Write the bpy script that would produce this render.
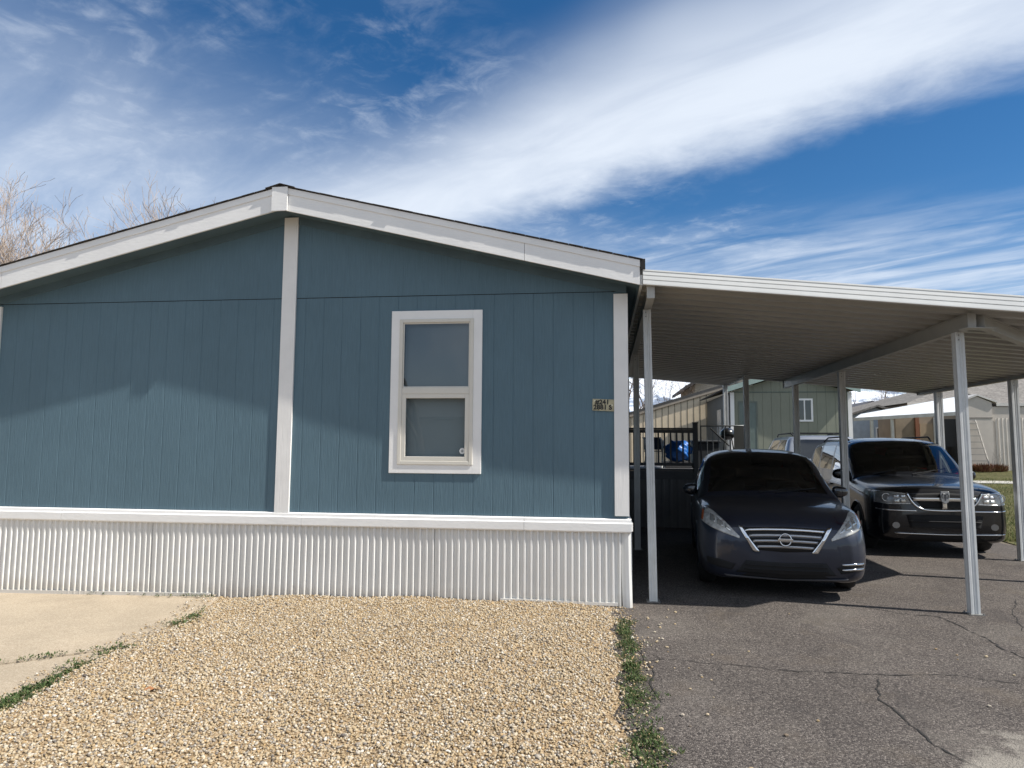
import bpy, bmesh, math, random
import numpy as np
from mathutils import Vector, Matrix
from mathutils.bvhtree import BVHTree
from mathutils.geometry import tessellate_polygon

S = bpy.context.scene
COL = S.collection
for o in list(bpy.data.objects):
    bpy.data.objects.remove(o)

# ------------------------------------------------------------------ camera
F_PX, YAW, PITCH, ROLL = 696.66, 0.1282, 0.0901, 0.0068
CAMLOC = (-0.2521, -6.9878, 1.5362)
cam = bpy.data.cameras.new('camera')
camo = bpy.data.objects.new('camera', cam)
COL.objects.link(camo)
cy_, sy_, cp_, sp_ = math.cos(YAW), math.sin(YAW), math.cos(PITCH), math.sin(PITCH)
fw = Vector((-sy_*cp_, cy_*cp_, sp_)); rt = Vector((cy_, sy_, 0)); up = rt.cross(fw)
r2 = rt*math.cos(ROLL) + up*math.sin(ROLL); u2 = -rt*math.sin(ROLL) + up*math.cos(ROLL)
mw = Matrix.Identity(4)
for i in range(3):
    mw[i][0] = r2[i]; mw[i][1] = u2[i]; mw[i][2] = -fw[i]; mw[i][3] = CAMLOC[i]
camo.matrix_world = mw
cam.sensor_width = 36; cam.lens = F_PX/1024*36
cam.clip_start = 0.05; cam.clip_end = 30000
S.camera = camo

# ------------------------------------------------------------------ sun, sky, exposure
TO_SUN = Vector((1.60, -0.295, 1.79)).normalized()
EL = math.asin(TO_SUN.z); AZ = math.atan2(TO_SUN.x, TO_SUN.y)
SUN_STRENGTH, SKY_STRENGTH, CLOUD_STRENGTH = 4.6, 0.073, 0.68
sun = bpy.data.lights.new('sun', 'SUN'); sun.energy = SUN_STRENGTH; sun.angle = math.radians(0.55)
sun.color = (1.0, 0.955, 0.88)
suno = bpy.data.objects.new('sun', sun); COL.objects.link(suno)
suno.rotation_euler = TO_SUN.to_track_quat('Z', 'Y').to_euler(); suno.location = (20, -5, 25)
S.view_settings.view_transform = 'Standard'; S.view_settings.look = 'None'
S.view_settings.gamma = 1; S.view_settings.exposure = 0.65
S.view_settings.use_curve_mapping = False

W = bpy.data.worlds.new('World'); S.world = W; W.use_nodes = True


class NT:
    """small helper to wire node trees"""
    def __init__(s, tree):
        s.t = tree; s.t.nodes.clear()
    def n(s, typ, **kw):
        nd = s.t.nodes.new(typ)
        for k, v in kw.items():
            setattr(nd, k, v)
        return nd
    def put(s, sock, v):
        if v is None: return
        if hasattr(v, 'is_output') or isinstance(v, bpy.types.NodeSocket):
            s.t.links.new(v, sock)
        else:
            sock.default_value = v
    def m(s, op, a, b=None, c=None, clamp=False):
        nd = s.n('ShaderNodeMath', operation=op); nd.use_clamp = clamp
        s.put(nd.inputs[0], a); s.put(nd.inputs[1], b)
        if c is not None: s.put(nd.inputs[2], c)
        return nd.outputs[0]
    def ss(s, x, a, b, lo=0.0, hi=1.0):
        nd = s.n('ShaderNodeMapRange', interpolation_type='SMOOTHSTEP')
        s.put(nd.inputs[0], x)
        for i, v in enumerate((a, b, lo, hi)): nd.inputs[i+1].default_value = v
        return nd.outputs[0]
    def noise(s, vec, scale, detail=4, rough=0.5, dist=0.0, out=0):
        nd = s.n('ShaderNodeTexNoise'); s.put(nd.inputs['Vector'], vec)
        nd.inputs['Scale'].default_value = scale; nd.inputs['Detail'].default_value = detail
        nd.inputs['Roughness'].default_value = rough; nd.inputs['Distortion'].default_value = dist
        return nd.outputs[out]
    def comb(s, x, y, z):
        nd = s.n('ShaderNodeCombineXYZ')
        for i, v in enumerate((x, y, z)): s.put(nd.inputs[i], v)
        return nd.outputs[0]
    def ramp(s, fac, stops, interp='LINEAR'):
        nd = s.n('ShaderNodeValToRGB'); nd.color_ramp.interpolation = interp
        el = nd.color_ramp.elements
        while len(el) < len(stops): el.new(0.5)
        for e, (p, c) in zip(el, stops):
            e.position = p; e.color = (c[0], c[1], c[2], 1)
        s.put(nd.inputs[0], fac)
        return nd.outputs[0]
    def mix(s, f, a, b, mode='MIX'):
        nd = s.n('ShaderNodeMix', data_type='RGBA', blend_type=mode)
        s.put(nd.inputs[0], f)
        s.put(nd.inputs[6], a if not isinstance(a, tuple) else (*a[:3], 1))
        s.put(nd.inputs[7], b if not isinstance(b, tuple) else (*b[:3], 1))
        return nd.outputs[2]
    def mapping(s, vec, scale):
        nd = s.n('ShaderNodeMapping'); s.put(nd.inputs[0], vec); nd.inputs[3].default_value = scale
        return nd.outputs[0]


def build_world():
    t = NT(W.node_tree)
    out = t.n('ShaderNodeOutputWorld')
    sky = t.n('ShaderNodeTexSky', sky_type='NISHITA')
    sky.sun_disc = False; sky.sun_elevation = EL; sky.sun_rotation = AZ
    sky.altitude = 1300; sky.air_density = 1.0; sky.dust_density = 0.1; sky.ozone_density = 2.0
    hsv = t.n('ShaderNodeHueSaturation'); hsv.inputs['Saturation'].default_value = 1.32
    t.put(hsv.inputs['Color'], sky.outputs[0])
    bg1 = t.n('ShaderNodeBackground'); t.put(bg1.inputs[0], hsv.outputs[0]); bg1.inputs[1].default_value = SKY_STRENGTH
    tc = t.n('ShaderNodeTexCoord'); sp = t.n('ShaderNodeSeparateXYZ'); t.put(sp.inputs[0], tc.outputs['Generated'])
    x, y, z = sp.outputs
    zc = t.m('MAXIMUM', z, 0.03)
    px, py = t.m('DIVIDE', x, zc), t.m('DIVIDE', y, zc)
    n = t.m('ADD', t.m('MULTIPLY', px, 0.6), t.m('MULTIPLY', py, 0.8))
    tt = t.m('SUBTRACT', t.m('MULTIPLY', px, 0.8), t.m('MULTIPLY', py, 0.6))
    P = t.comb(px, py, 0.0)
    d1 = t.m('SUBTRACT', t.noise(P, 0.9, 3), 0.5)
    fine = t.m('SUBTRACT', t.noise(P, 3.2, 12, 0.62, 0.3), 0.5)
    streak = t.noise(t.comb(t.m('MULTIPLY', tt, 0.55), t.m('MULTIPLY', n, 1.5), 0.0), 1.9, 11, 0.60, 0.5)
    mott = t.noise(t.comb(t.m('MULTIPLY', tt, 1.0), t.m('MULTIPLY', n, 1.0), 3.0), 7.5, 7, 0.62, 0.4)
    ns = t.m('ADD', n, t.m('ADD', t.m('MULTIPLY', d1, 0.35), t.m('MULTIPLY', fine, 0.42)))
    # broad diagonal band
    n2 = t.m('ADD', n, t.m('MULTIPLY', d1, 0.5))
    band = t.m('MULTIPLY', t.ss(n2, 1.10, 1.75), t.ss(ns, 1.84, 2.34, 1.0, 0.0))
    band = t.m('MULTIPLY', band, t.ss(streak, 0.22, 0.60, 0.78, 1.0))
    # thin veil on the left
    left = t.m('MULTIPLY', t.ss(t.m('ADD', tt, t.m('MULTIPLY', d1, 0.5)), -2.9, -1.45, 1.0, 0.0), t.ss(streak, 0.25, 0.70, 0.36, 0.66))
    left = t.m('MULTIPLY', left, t.ss(n2, 1.0, 2.0, 1.0, 0.6))
    # mottled ripples
    rip = t.m('MULTIPLY', t.ss(mott, 0.42, 0.82), t.ss(streak, 0.40, 0.65, 0.05, 0.42))
    rip = t.m('MULTIPLY', rip, t.ss(tt, -1.35, -1.0, 1.0, 0.0))
    # low wisps
    low = t.m('MULTIPLY', t.ss(t.m('ADD', n, t.m('MULTIPLY', tt, -0.42)), 3.0, 4.6), t.ss(streak, 0.34, 0.72, 0.05, 0.75))
    haze = t.ss(z, 0.02, 0.30, 0.55, 0.0)
    tot = t.m('SUBTRACT', 1.0, t.m('MULTIPLY', t.m('SUBTRACT', 1.0, band), t.m('MULTIPLY', t.m('SUBTRACT', 1.0, left), t.m('MULTIPLY', t.m('SUBTRACT', 1.0, rip), t.m('MULTIPLY', t.m('SUBTRACT', 1.0, low), t.m('SUBTRACT', 1.0, haze))))))
    rear = t.m('MULTIPLY', t.ss(y, -0.35, -0.02, 1.0, 0.0), t.ss(t.noise(tc.outputs['Generated'], 2.2, 8, 0.6), 0.35, 0.62, 0.25, 0.9))  # unseen cloud veil behind the camera, added to brighten the shade
    tot = t.m('MULTIPLY', t.m('MAXIMUM', tot, rear), 0.93)
    bg2 = t.n('ShaderNodeBackground'); bg2.inputs[0].default_value = (0.80, 0.87, 0.97, 1); bg2.inputs[1].default_value = CLOUD_STRENGTH
    mx = t.n('ShaderNodeMixShader'); t.put(mx.inputs[0], tot); t.put(mx.inputs[1], bg1.outputs[0]); t.put(mx.inputs[2], bg2.outputs[0])
    t.put(out.inputs[0], mx.outputs[0])
build_world()

# ------------------------------------------------------------------ materials
MATS = {}
def mat(name, col, rough=0.6, metal=0.0, var=0.12, vscale=3.0, bump=0.0, bscale=60.0, stretch=(1, 1, 1), coat=0.0, spec=0.5, emis=None, fine=0.0):
    if name in MATS: return MATS[name]
    m = bpy.data.materials.new(name); m.use_nodes = True
    t = NT(m.node_tree); out = t.n('ShaderNodeOutputMaterial'); b = t.n('ShaderNodeBsdfPrincipled')
    tc = t.n('ShaderNodeTexCoord'); v = tc.outputs['Object']
    f = t.noise(v, vscale, 6, 0.6)
    lo = tuple(c*(1-var*1.6) for c in col); hi = tuple(min(1, c*(1+var*1.6)) for c in col)
    c = t.ramp(f, [(0.25, lo), (0.75, hi)])
    if fine:
        f2 = t.noise(v, bscale*1.3, 3, 0.7)
        c = t.mix(1.0, c, t.ramp(f2, [(0.3, (1-fine,)*3), (0.7, (1+fine,)*3)]), 'MULTIPLY')
    t.put(b.inputs['Base Color'], c)
    t.put(b.inputs['Roughness'], t.ss(f, 0.2, 0.8, max(0.02, rough*0.88), min(1, rough*1.1)))
    b.inputs['Metallic'].default_value = metal
    b.inputs['Specular IOR Level'].default_value = spec
    b.inputs['Coat Weight'].default_value = coat; b.inputs['Coat Roughness'].default_value = 0.03
    if bump:
        bp = t.n('ShaderNodeBump'); bp.inputs['Strength'].default_value = bump; bp.inputs['Distance'].default_value = 0.004
        t.put(bp.inputs['Height'], t.noise(t.mapping(v, stretch), bscale, 5, 0.6)); t.put(b.inputs['Normal'], bp.outputs[0])
    t.put(out.inputs[0], b.outputs[0])
    MATS[name] = m
    return m

def glass_mat(name, tint, clear=0.6, rough=0.01):
    if name in MATS: return MATS[name]
    m = bpy.data.materials.new(name); m.use_nodes = True
    t = NT(m.node_tree); out = t.n('ShaderNodeOutputMaterial')
    tr = t.n('ShaderNodeBsdfTransparent'); tr.inputs[0].default_value = (tint[0]*clear, tint[1]*clear, tint[2]*clear, 1)
    gl = t.n('ShaderNodeBsdfGlossy'); gl.inputs['Roughness'].default_value = rough; gl.inputs[0].default_value = (0.95, 0.97, 1, 1)
    fr = t.n('ShaderNodeFresnel'); fr.inputs[0].default_value = 1.52
    mx = t.n('ShaderNodeMixShader')
    f = t.m('ADD', t.m('MULTIPLY', fr.outputs[0], 1.6), 0.02, clamp=True)
    tc = t.n('ShaderNodeTexCoord')
    bp = t.n('ShaderNodeBump'); bp.inputs['Strength'].default_value = 0.02; bp.inputs['Distance'].default_value = 0.02
    t.put(bp.inputs['Height'], t.noise(tc.outputs['Object'], 3.0, 2)); t.put(gl.inputs['Normal'], bp.outputs[0])
    t.put(mx.inputs[0], f); t.put(mx.inputs[1], tr.outputs[0]); t.put(mx.inputs[2], gl.outputs[0])
    t.put(out.inputs[0], mx.outputs[0]); MATS[name] = m
    return m

def siding_mat(name, col, bump=0.9, dirt=0.0):
    m = bpy.data.materials.new(name); m.use_nodes = True
    t = NT(m.node_tree); out = t.n('ShaderNodeOutputMaterial'); b = t.n('ShaderNodeBsdfPrincipled')
    tc = t.n('ShaderNodeTexCoord'); v = tc.outputs['Object']
    g = t.noise(t.mapping(v, (1, 1, 0.055)), 75, 5, 0.65, 0.4)
    big = t.noise(v, 0.9, 5, 0.6)
    c = t.ramp(big, [(0.3, tuple(k*0.93 for k in col)), (0.7, tuple(k*1.07 for k in col))])
    c = t.mix(1.0, c, t.ramp(g, [(0.35, (0.93,)*3), (0.65, (1.05,)*3)]), 'MULTIPLY')
    run = t.noise(t.mapping(v, (1, 1, 0.05)), 9, 4, 0.6)
    c = t.mix(t.ss(run, 0.55, 0.8, 0, 0.12 + dirt), c, tuple(min(1, k*1.25+0.01) for k in col))
    t.put(b.inputs['Base Color'], c); b.inputs['Roughness'].default_value = 0.62; b.inputs['Specular IOR Level'].default_value = 0.3
    bp = t.n('ShaderNodeBump'); bp.inputs['Strength'].default_value = bump; bp.inputs['Distance'].default_value = 0.005
    t.put(bp.inputs['Height'], t.m('ADD', g, t.m('MULTIPLY', t.noise(v, 1.3, 2), 1.6))); t.put(b.inputs['Normal'], bp.outputs[0])
    t.put(out.inputs[0], b.outputs[0]); MATS[name] = m
    return m

def speckle_mat(name, stops, scale, big=0.18, bump=0.6, bdist=0.004, rough=0.95, bigscale=0.6, tint=None):
    m = bpy.data.materials.new(name); m.use_nodes = True
    t = NT(m.node_tree); out = t.n('ShaderNodeOutputMaterial'); b = t.n('ShaderNodeBsdfPrincipled')
    tc = t.n('ShaderNodeTexCoord'); v = tc.outputs['Object']
    vo = t.n('ShaderNodeTexVoronoi'); t.put(vo.inputs['Vector'], v); vo.inputs['Scale'].default_value = scale
    sepc = t.n('ShaderNodeSeparateColor'); t.put(sepc.inputs[0], vo.outputs['Color'])
    c = t.ramp(sepc.outputs[0], stops)
    bg = t.noise(v, bigscale, 8, 0.62, 0.3)
    c = t.mix(1.0, c, t.ramp(bg, [(0.28, (1-big,)*3), (0.72, (1+big,)*3)]), 'MULTIPLY')
    if tint:
        c = t.mix(t.ss(t.noise(v, 1.7, 6, 0.65), 0.52, 0.72, 0, 0.45), c, tint)
    edge = t.ss(vo.outputs['Distance'], 0.1, 0.75, 1.0, 0.0)
    h = t.m('ADD', edge, t.m('MULTIPLY', t.noise(v, scale*0.35, 4), 1.2))
    bp = t.n('ShaderNodeBump'); bp.inputs['Strength'].default_value = bump; bp.inputs['Distance'].default_value = bdist
    t.put(bp.inputs['Height'], h); t.put(b.inputs['Normal'], bp.outputs[0])
    t.put(b.inputs['Base Color'], c); b.inputs['Roughness'].default_value = rough; b.inputs['Specular IOR Level'].default_value = 0.25
    t.put(out.inputs[0], b.outputs[0]); MATS[name] = m
    return m

def island_mat(name, stops, rough=0.85, trans=0.0):
    m = bpy.data.materials.new(name); m.use_nodes = True
    t = NT(m.node_tree); out = t.n('ShaderNodeOutputMaterial'); b = t.n('ShaderNodeBsdfPrincipled')
    g = t.n('ShaderNodeNewGeometry')
    c = t.ramp(g.outputs['Random Per Island'], stops)
    tc = t.n('ShaderNodeTexCoord')
    c = t.mix(1.0, c, t.ramp(t.noise(tc.outputs['Object'], 120, 3), [(0.3, (0.8,)*3), (0.7, (1.15,)*3)]), 'MULTIPLY')
    t.put(b.inputs['Base Color'], c); b.inputs['Roughness'].default_value = rough; b.inputs['Specular IOR Level'].default_value = 0.3
    if trans:
        tl = t.n('ShaderNodeBsdfTranslucent'); t.put(tl.inputs[0], c)
        mx = t.n('ShaderNodeMixShader'); mx.inputs[0].default_value = trans
        t.put(mx.inputs[1], b.outputs[0]); t.put(mx.inputs[2], tl.outputs[0]); t.put(out.inputs[0], mx.outputs[0])
    else:
        t.put(out.inputs[0], b.outputs[0])
    MATS[name] = m
    return m

BLUE = siding_mat('blue_siding', (0.101, 0.167, 0.208))
BLUE_SMOOTH = mat('blue_paint', (0.085, 0.135, 0.165), 0.6, bump=0.3, bscale=40)
WHITE = mat('white_trim_paint', (0.83, 0.82, 0.80), 0.5, var=0.03, bump=0.35, bscale=45, stretch=(0.3, 1, 1))
WHITE_V = mat('white_corner_paint', (0.80, 0.785, 0.76), 0.5, var=0.04, bump=0.5, bscale=60, stretch=(1, 1, 0.08))
SKIRT = mat('white_skirting_vinyl', (0.74, 0.735, 0.71), 0.45, var=0.04, vscale=1.5)
VINYL = mat('almond_vinyl', (0.66, 0.63, 0.56), 0.4, var=0.03)
def dust_skirt():
    t = NT.__new__(NT); t.t = SKIRT.node_tree
    b = [n for n in t.t.nodes if n.type == 'BSDF_PRINCIPLED'][0]; src = b.inputs['Base Color'].links[0].from_socket
    tc = t.n('ShaderNodeTexCoord'); sp = t.n('ShaderNodeSeparateXYZ'); t.put(sp.inputs[0], tc.outputs['Object'])
    h = t.m('ADD', sp.outputs[2], t.m('MULTIPLY', t.noise(tc.outputs['Object'], 7.0, 6, 0.65), -0.22))
    c = t.mix(t.ss(h, -0.13, 0.03, 0.38, 0.0), src, (0.42, 0.36, 0.28))
    st = t.noise(t.mapping(tc.outputs['Object'], (1, 1, 0.06)), 16, 5, 0.6)
    c = t.mix(t.ss(st, 0.56, 0.78, 0.0, 0.22), c, (0.45, 0.43, 0.38))
    t.put(b.inputs['Base Color'], c)
dust_skirt()
SHINGLE = speckle_mat('shingles', [(0, (0.035, 0.033, 0.03)), (1, (0.10, 0.09, 0.085))], 90, bump=0.8)
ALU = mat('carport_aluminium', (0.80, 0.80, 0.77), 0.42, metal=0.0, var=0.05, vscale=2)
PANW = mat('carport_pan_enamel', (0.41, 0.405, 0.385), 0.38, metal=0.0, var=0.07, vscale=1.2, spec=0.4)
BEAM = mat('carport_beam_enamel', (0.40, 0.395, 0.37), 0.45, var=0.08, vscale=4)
POSTM = mat('carport_post_steel', (0.60, 0.61, 0.60), 0.42, metal=0.0, var=0.07, vscale=6)
BLIND = mat('blind_slats', (0.62, 0.64, 0.62), 0.5, var=0.03)
DARK = mat('dark_interior', (0.02, 0.02, 0.02), 0.9)
GLASS = glass_mat('window_glass', (0.75, 0.82, 0.85), 0.8)
CARGLASS = glass_mat('car_glass', (0.7, 0.76, 0.72), 0.8)
DARKGLASS = glass_mat('privacy_glass', (0.3, 0.32, 0.34), 0.2)
RUBBER = mat('tyre_rubber', (0.018, 0.018, 0.018), 0.85, bump=0.3)
BLACKP = mat('black_plastic', (0.007, 0.007, 0.008), 0.8)
CHROME = mat('chrome', (0.78, 0.79, 0.80), 0.12, metal=1.0, var=0.02)
SATIN = mat('satin_silver', (0.42, 0.42, 0.43), 0.3, metal=0.8, var=0.05)
ALLOY = mat('alloy_rim', (0.45, 0.46, 0.47), 0.3, metal=0.9)
ASPHALT = None
GALV = mat('dull_galvanised', (0.20, 0.195, 0.185), 0.6, metal=0.3, var=0.3, vscale=30)

# ------------------------------------------------------------------ object helpers
def tag(o, label=None, cat=None, group=None, kind=None):
    if label: o['label'] = label
    if cat: o['category'] = cat
    if group: o['group'] = group
    if kind: o['kind'] = kind
    return o

def root(name, loc, label, cat, group=None, rz=0.0):
    o = bpy.data.objects.new(name, None); COL.objects.link(o)
    o.location = loc; o.rotation_euler = (0, 0, rz); o.empty_display_size = 0.2
    tag(o, label, cat, group)
    o['_world'] = 0 if rz else 1
    return o

def origin_of(parent):
    v = Vector((0, 0, 0)); p = parent
    while p is not None:
        v += p.location; p = p.parent
    return v

class MB:
    """collects faces; build() links them as one mesh object"""
    def __init__(s): s.v = []; s.f = []
    def add(s, vs, fs):
        k = len(s.v); s.v.extend([tuple(v) for v in vs]); s.f.extend([tuple(i+k for i in f) for f in fs]); return s
    def box(s, a, b):
        x0, y0, z0 = a; x1, y1, z1 = b
        return s.add([(x0,y0,z0),(x1,y0,z0),(x1,y1,z0),(x0,y1,z0),(x0,y0,z1),(x1,y0,z1),(x1,y1,z1),(x0,y1,z1)],
                     [(0,3,2,1),(4,5,6,7),(0,1,5,4),(1,2,6,5),(2,3,7,6),(3,0,4,7)])
    def quad(s, a, b, c, d): return s.add([a, b, c, d], [(0, 1, 2, 3)])
    def bar(s, p, q, w, h, upv=(0, 0, 1)):
        p, q = Vector(p), Vector(q); d = (q-p).normalized(); u = Vector(upv)
        r = d.cross(u)
        if r.length < 1e-4: r = Vector((1, 0, 0))
        r.normalize(); u = r.cross(d).normalized()
        vs = []
        for c in (p, q):
            for a, b in ((-1, -1), (1, -1), (1, 1), (-1, 1)):
                vs.append(c + r*a*w/2 + u*b*h/2)
        return s.add(vs, [(0,1,2,3),(7,6,5,4),(0,4,5,1),(1,5,6,2),(2,6,7,3),(3,7,4,0)])
    def tube(s, pts, rad, n=8, cap=True):
        pts = [Vector(p) for p in pts]; rad = rad if isinstance(rad, (list, tuple)) else [rad]*len(pts)
        vs = []; fs = []; ref = None
        for i, p in enumerate(pts):
            d = (pts[min(i+1, len(pts)-1)] - pts[max(i-1, 0)]).normalized()
            if ref is None:
                ref = d.orthogonal().normalized()
            ref = (ref - d*ref.dot(d)).normalized(); b = d.cross(ref)
            for k in range(n):
                a = 2*math.pi*k/n; vs.append(p + (ref*math.cos(a) + b*math.sin(a))*rad[i])
        for i in range(len(pts)-1):
            for k in range(n):
                k2 = (k+1) % n; fs.append((i*n+k, i*n+k2, (i+1)*n+k2, (i+1)*n+k))
        if cap: fs.append(tuple(range(n))[::-1]); fs.append(tuple((len(pts)-1)*n+k for k in range(n)))
        return s.add(vs, fs)
    def prism(s, poly, axis, a, b):
        """extrude 2D poly along axis ('x','y','z')"""
        def P(u, v, w):
            return {'x': (w, u, v), 'y': (u, w, v), 'z': (u, v, w)}[axis]
        n = len(poly); vs = [P(u, v, a) for u, v in poly] + [P(u, v, b) for u, v in poly]
        tri = tessellate_polygon([[Vector((u, v, 0)) for u, v in poly]])
        fs = [tuple(t) for t in tri] + [tuple(i+n for i in t[::-1]) for t in tri]
        fs += [(i, (i+1) % n, (i+1) % n+n, i+n) for i in range(n)]
        return s.add(vs, fs)
    def build(s, name, m, parent=None, smooth=False, bevel=0.0, label=None, kind=None, world=True, recalc=True):
        me = bpy.data.meshes.new(name)
        o = bpy.data.objects.new(name, me); COL.objects.link(o)
        off = origin_of(parent) if (parent is not None and world) else Vector((0, 0, 0))
        me.from_pydata([tuple(Vector(v)-off) for v in s.v], [], s.f); me.update()
        if recalc:
            bm = bmesh.new(); bm.from_mesh(me); bmesh.ops.recalc_face_normals(bm, faces=bm.faces); bm.to_mesh(me); bm.free()
        if m: me.materials.append(m)
        if smooth: me.shade_smooth()
        if parent is not None: o.parent = parent
        if bevel:
            bv = o.modifiers.new('bevel', 'BEVEL'); bv.width = bevel; bv.segments = 2; bv.limit_method = 'ANGLE'
        tag(o, label, kind=kind)
        return o

def npmesh(name, verts, faces, m, parent=None, off=None, smooth=False):
    """fast mesh from numpy arrays; faces (n,3) or (n,4)"""
    me = bpy.data.meshes.new(name); k = faces.shape[1]
    if off is not None: verts = verts - np.array(off)
    me.vertices.add(len(verts)); me.vertices.foreach_set('co', verts.astype(np.float32).ravel())
    me.loops.add(faces.size); me.loops.foreach_set('vertex_index', faces.astype(np.int32).ravel())
    me.polygons.add(len(faces)); me.polygons.foreach_set('loop_start', np.arange(0, faces.size, k, dtype=np.int32))
    me.update(calc_edges=True); me.validate()
    if m: me.materials.append(m)
    if smooth: me.shade_smooth()
    o = bpy.data.objects.new(name, me); COL.objects.link(o)
    if parent is not None: o.parent = parent
    return o

def text_obj(name, s, size, loc, rot, m, parent, ext=0.0015, spacing=1.0, bold=0.0):
    c = bpy.data.curves.new(name, 'FONT'); c.body = s; c.size = size; c.extrude = ext; c.offset = bold
    c.align_x = 'CENTER'; c.align_y = 'CENTER'; c.space_character = spacing
    tmp = bpy.data.objects.new(name+'_tmp', c); COL.objects.link(tmp)
    bpy.context.view_layer.update()
    me = bpy.data.meshes.new_from_object(tmp.evaluated_get(bpy.context.evaluated_depsgraph_get()))
    bpy.data.objects.remove(tmp)
    me.name = name; me.materials.clear(); me.materials.append(m)
    o = bpy.data.objects.new(name, me); COL.objects.link(o); o.parent = parent
    o.location = Vector(loc) - (origin_of(parent) if not parent.get('_rot') else Vector((0, 0, 0))); o.rotation_euler = rot
    return o

def ground_z(x, y):
    return 0.035*max(0.0, min(y-7.0, 22.0))

# ------------------------------------------------------------------ setting: ground sheets
rng = np.random.default_rng(7); random.seed(7)
DIRT = speckle_mat('dry_dirt', [(0, (0.098, 0.081, 0.059)), (0.6, (0.154, 0.126, 0.091)), (1, (0.210, 0.182, 0.140))], 70, big=0.25)
ASPHALT = speckle_mat('asphalt', [(0, (0.035, 0.030, 0.029)), (0.40, (0.078, 0.067, 0.060)), (0.85, (0.140, 0.121, 0.107)), (1.0, (0.245, 0.215, 0.190))], 125, big=0.20, bump=0.8, bdist=0.005, bigscale=0.75, tint=(0.119, 0.096, 0.074))
def wear_asphalt():
    t = NT.__new__(NT); t.t = ASPHALT.node_tree
    b = [n for n in t.t.nodes if n.type == 'BSDF_PRINCIPLED'][0]; tc = [n for n in t.t.nodes if n.type == 'TEX_COORD'][0]
    src = b.inputs['Base Color'].links[0].from_socket; v = tc.outputs['Object']
    pale = t.ss(t.noise(v, 0.85, 7, 0.6, 0.6), 0.50, 0.66, 0.0, 0.24)
    c = t.mix(pale, src, (0.20, 0.18, 0.155))
    dark = t.ss(t.noise(t.mapping(v, (1.0, 0.6, 1)), 1.6, 6, 0.65, 0.8), 0.56, 0.70, 0.0, 0.45)
    c = t.mix(dark, c, (0.050, 0.044, 0.042))
    sp = t.n('ShaderNodeSeparateXYZ'); t.put(sp.inputs[0], v)
    # worn concrete showing through at the foot of the drive
    dx = t.m('SUBTRACT', sp.outputs[0], 2.05); dy = t.m('ADD', sp.outputs[1], 3.25)
    r = t.m('ADD', t.m('SQRT', t.m('ADD', t.m('MULTIPLY', dx, dx), t.m('MULTIPLY', dy, dy))), t.m('MULTIPLY', t.m('SUBTRACT', t.noise(v, 3.0, 8, 0.7), 0.5), 1.5))
    c = t.mix(t.ss(r, 0.32, 0.55, 0.75, 0.0), c, (0.30, 0.275, 0.235))
    t.put(b.inputs['Base Color'], c)
wear_asphalt()
CONC = speckle_mat('tan_concrete', [(0, (0.305, 0.249, 0.180)), (0.6, (0.399, 0.324, 0.236)), (1, (0.475, 0.407, 0.310))], 160, big=0.14, bump=0.3, bdist=0.003, bigscale=1.4)
LAWN = speckle_mat('lawn', [(0, (0.048, 0.060, 0.018)), (0.5, (0.104, 0.104, 0.036)), (1, (0.200, 0.168, 0.080))], 30, big=0.35, bump=1.0, bdist=0.03, bigscale=0.9)
PAVE = mat('grey_concrete', (0.42, 0.40, 0.36), 0.9, var=0.1, fine=0.1)

def sheet(name, poly_fn, m, z, xs, ys, kind='structure'):
    """grid sheet over xs,ys that follows ground_z"""
    vs = []; fs = []
    for y in ys:
        a, b = poly_fn(y)
        for u in xs:
            x = a + (b-a)*u; vs.append((x, y, ground_z(x, y)+z))
    nx = len(xs)
    for j in range(len(ys)-1):
        for i in range(nx-1):
            fs.append((j*nx+i, j*nx+i+1, (j+1)*nx+i+1, (j+1)*nx+i))
    return MB().add(vs, fs).build(name, m, kind=kind, recalc=False)

def make_ground():
    xs = [-9000, -30, -9.6, -4.4, -0.9, -0.45, 40, 9000]; dz = [-0.24, -0.24, -0.24, -0.18, -0.14, -0.02, -0.02, -0.02]
    ys = [-6000, -40, 0, 7, 15, 29, 60, 400, 9000]; n = len(xs)
    vs = [(x, y, ground_z(x, y)+d) for y in ys for x, d in zip(xs, dz)]
    MB().add(vs, [(j*n+i, j*n+i+1, (j+1)*n+i+1, (j+1)*n+i) for j in range(len(ys)-1) for i in range(n-1)]).build('ground', DIRT, kind='structure', recalc=False)
make_ground()
sheet('driveway', lambda y: (-0.42, 6.35+0.12*math.sin(y*1.7)), ASPHALT, 0.0, np.linspace(0, 1, 4), list(np.linspace(-14, 14.5, 58)))
sheet('lawn', lambda y: (6.45+0.10*math.sin(y*2.3)-max(0, (y-6)*0.03), 60), LAWN, -0.006, np.linspace(0, 1, 8), list(np.linspace(5.6, 40, 60)))
sheet('sidewalk', lambda y: (9.0, 60), PAVE, 0.012, np.linspace(0, 1, 3), [18.7, 19.8])

# concrete slab at left: right edge follows the gravel
slab_edge = [(-0.05, -4.20), (-0.9, -3.93), (-2.0, -3.88), (-3.2, -3.74), (-4.6, -3.66), (-9.0, -3.7)]
def slab_x(y):
    ys = [p[0] for p in slab_edge][::-1]; xs = [p[1] for p in slab_edge][::-1]
    return float(np.interp(y, ys, xs))
joint = lambda x: -1.82 - (x+3.9)*(-0.80) if x > -4.6 else -2.38 + (x+4.6)*0.05
def slab_z(x): return -0.030 + (x+3.9)*0.016
def tilt_slab():
    me = [o for o in bpy.data.objects if o.name.startswith('concrete_slab')][-1].data
    for v in me.vertices: v.co.z += slab_z(v.co.x)
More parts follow.
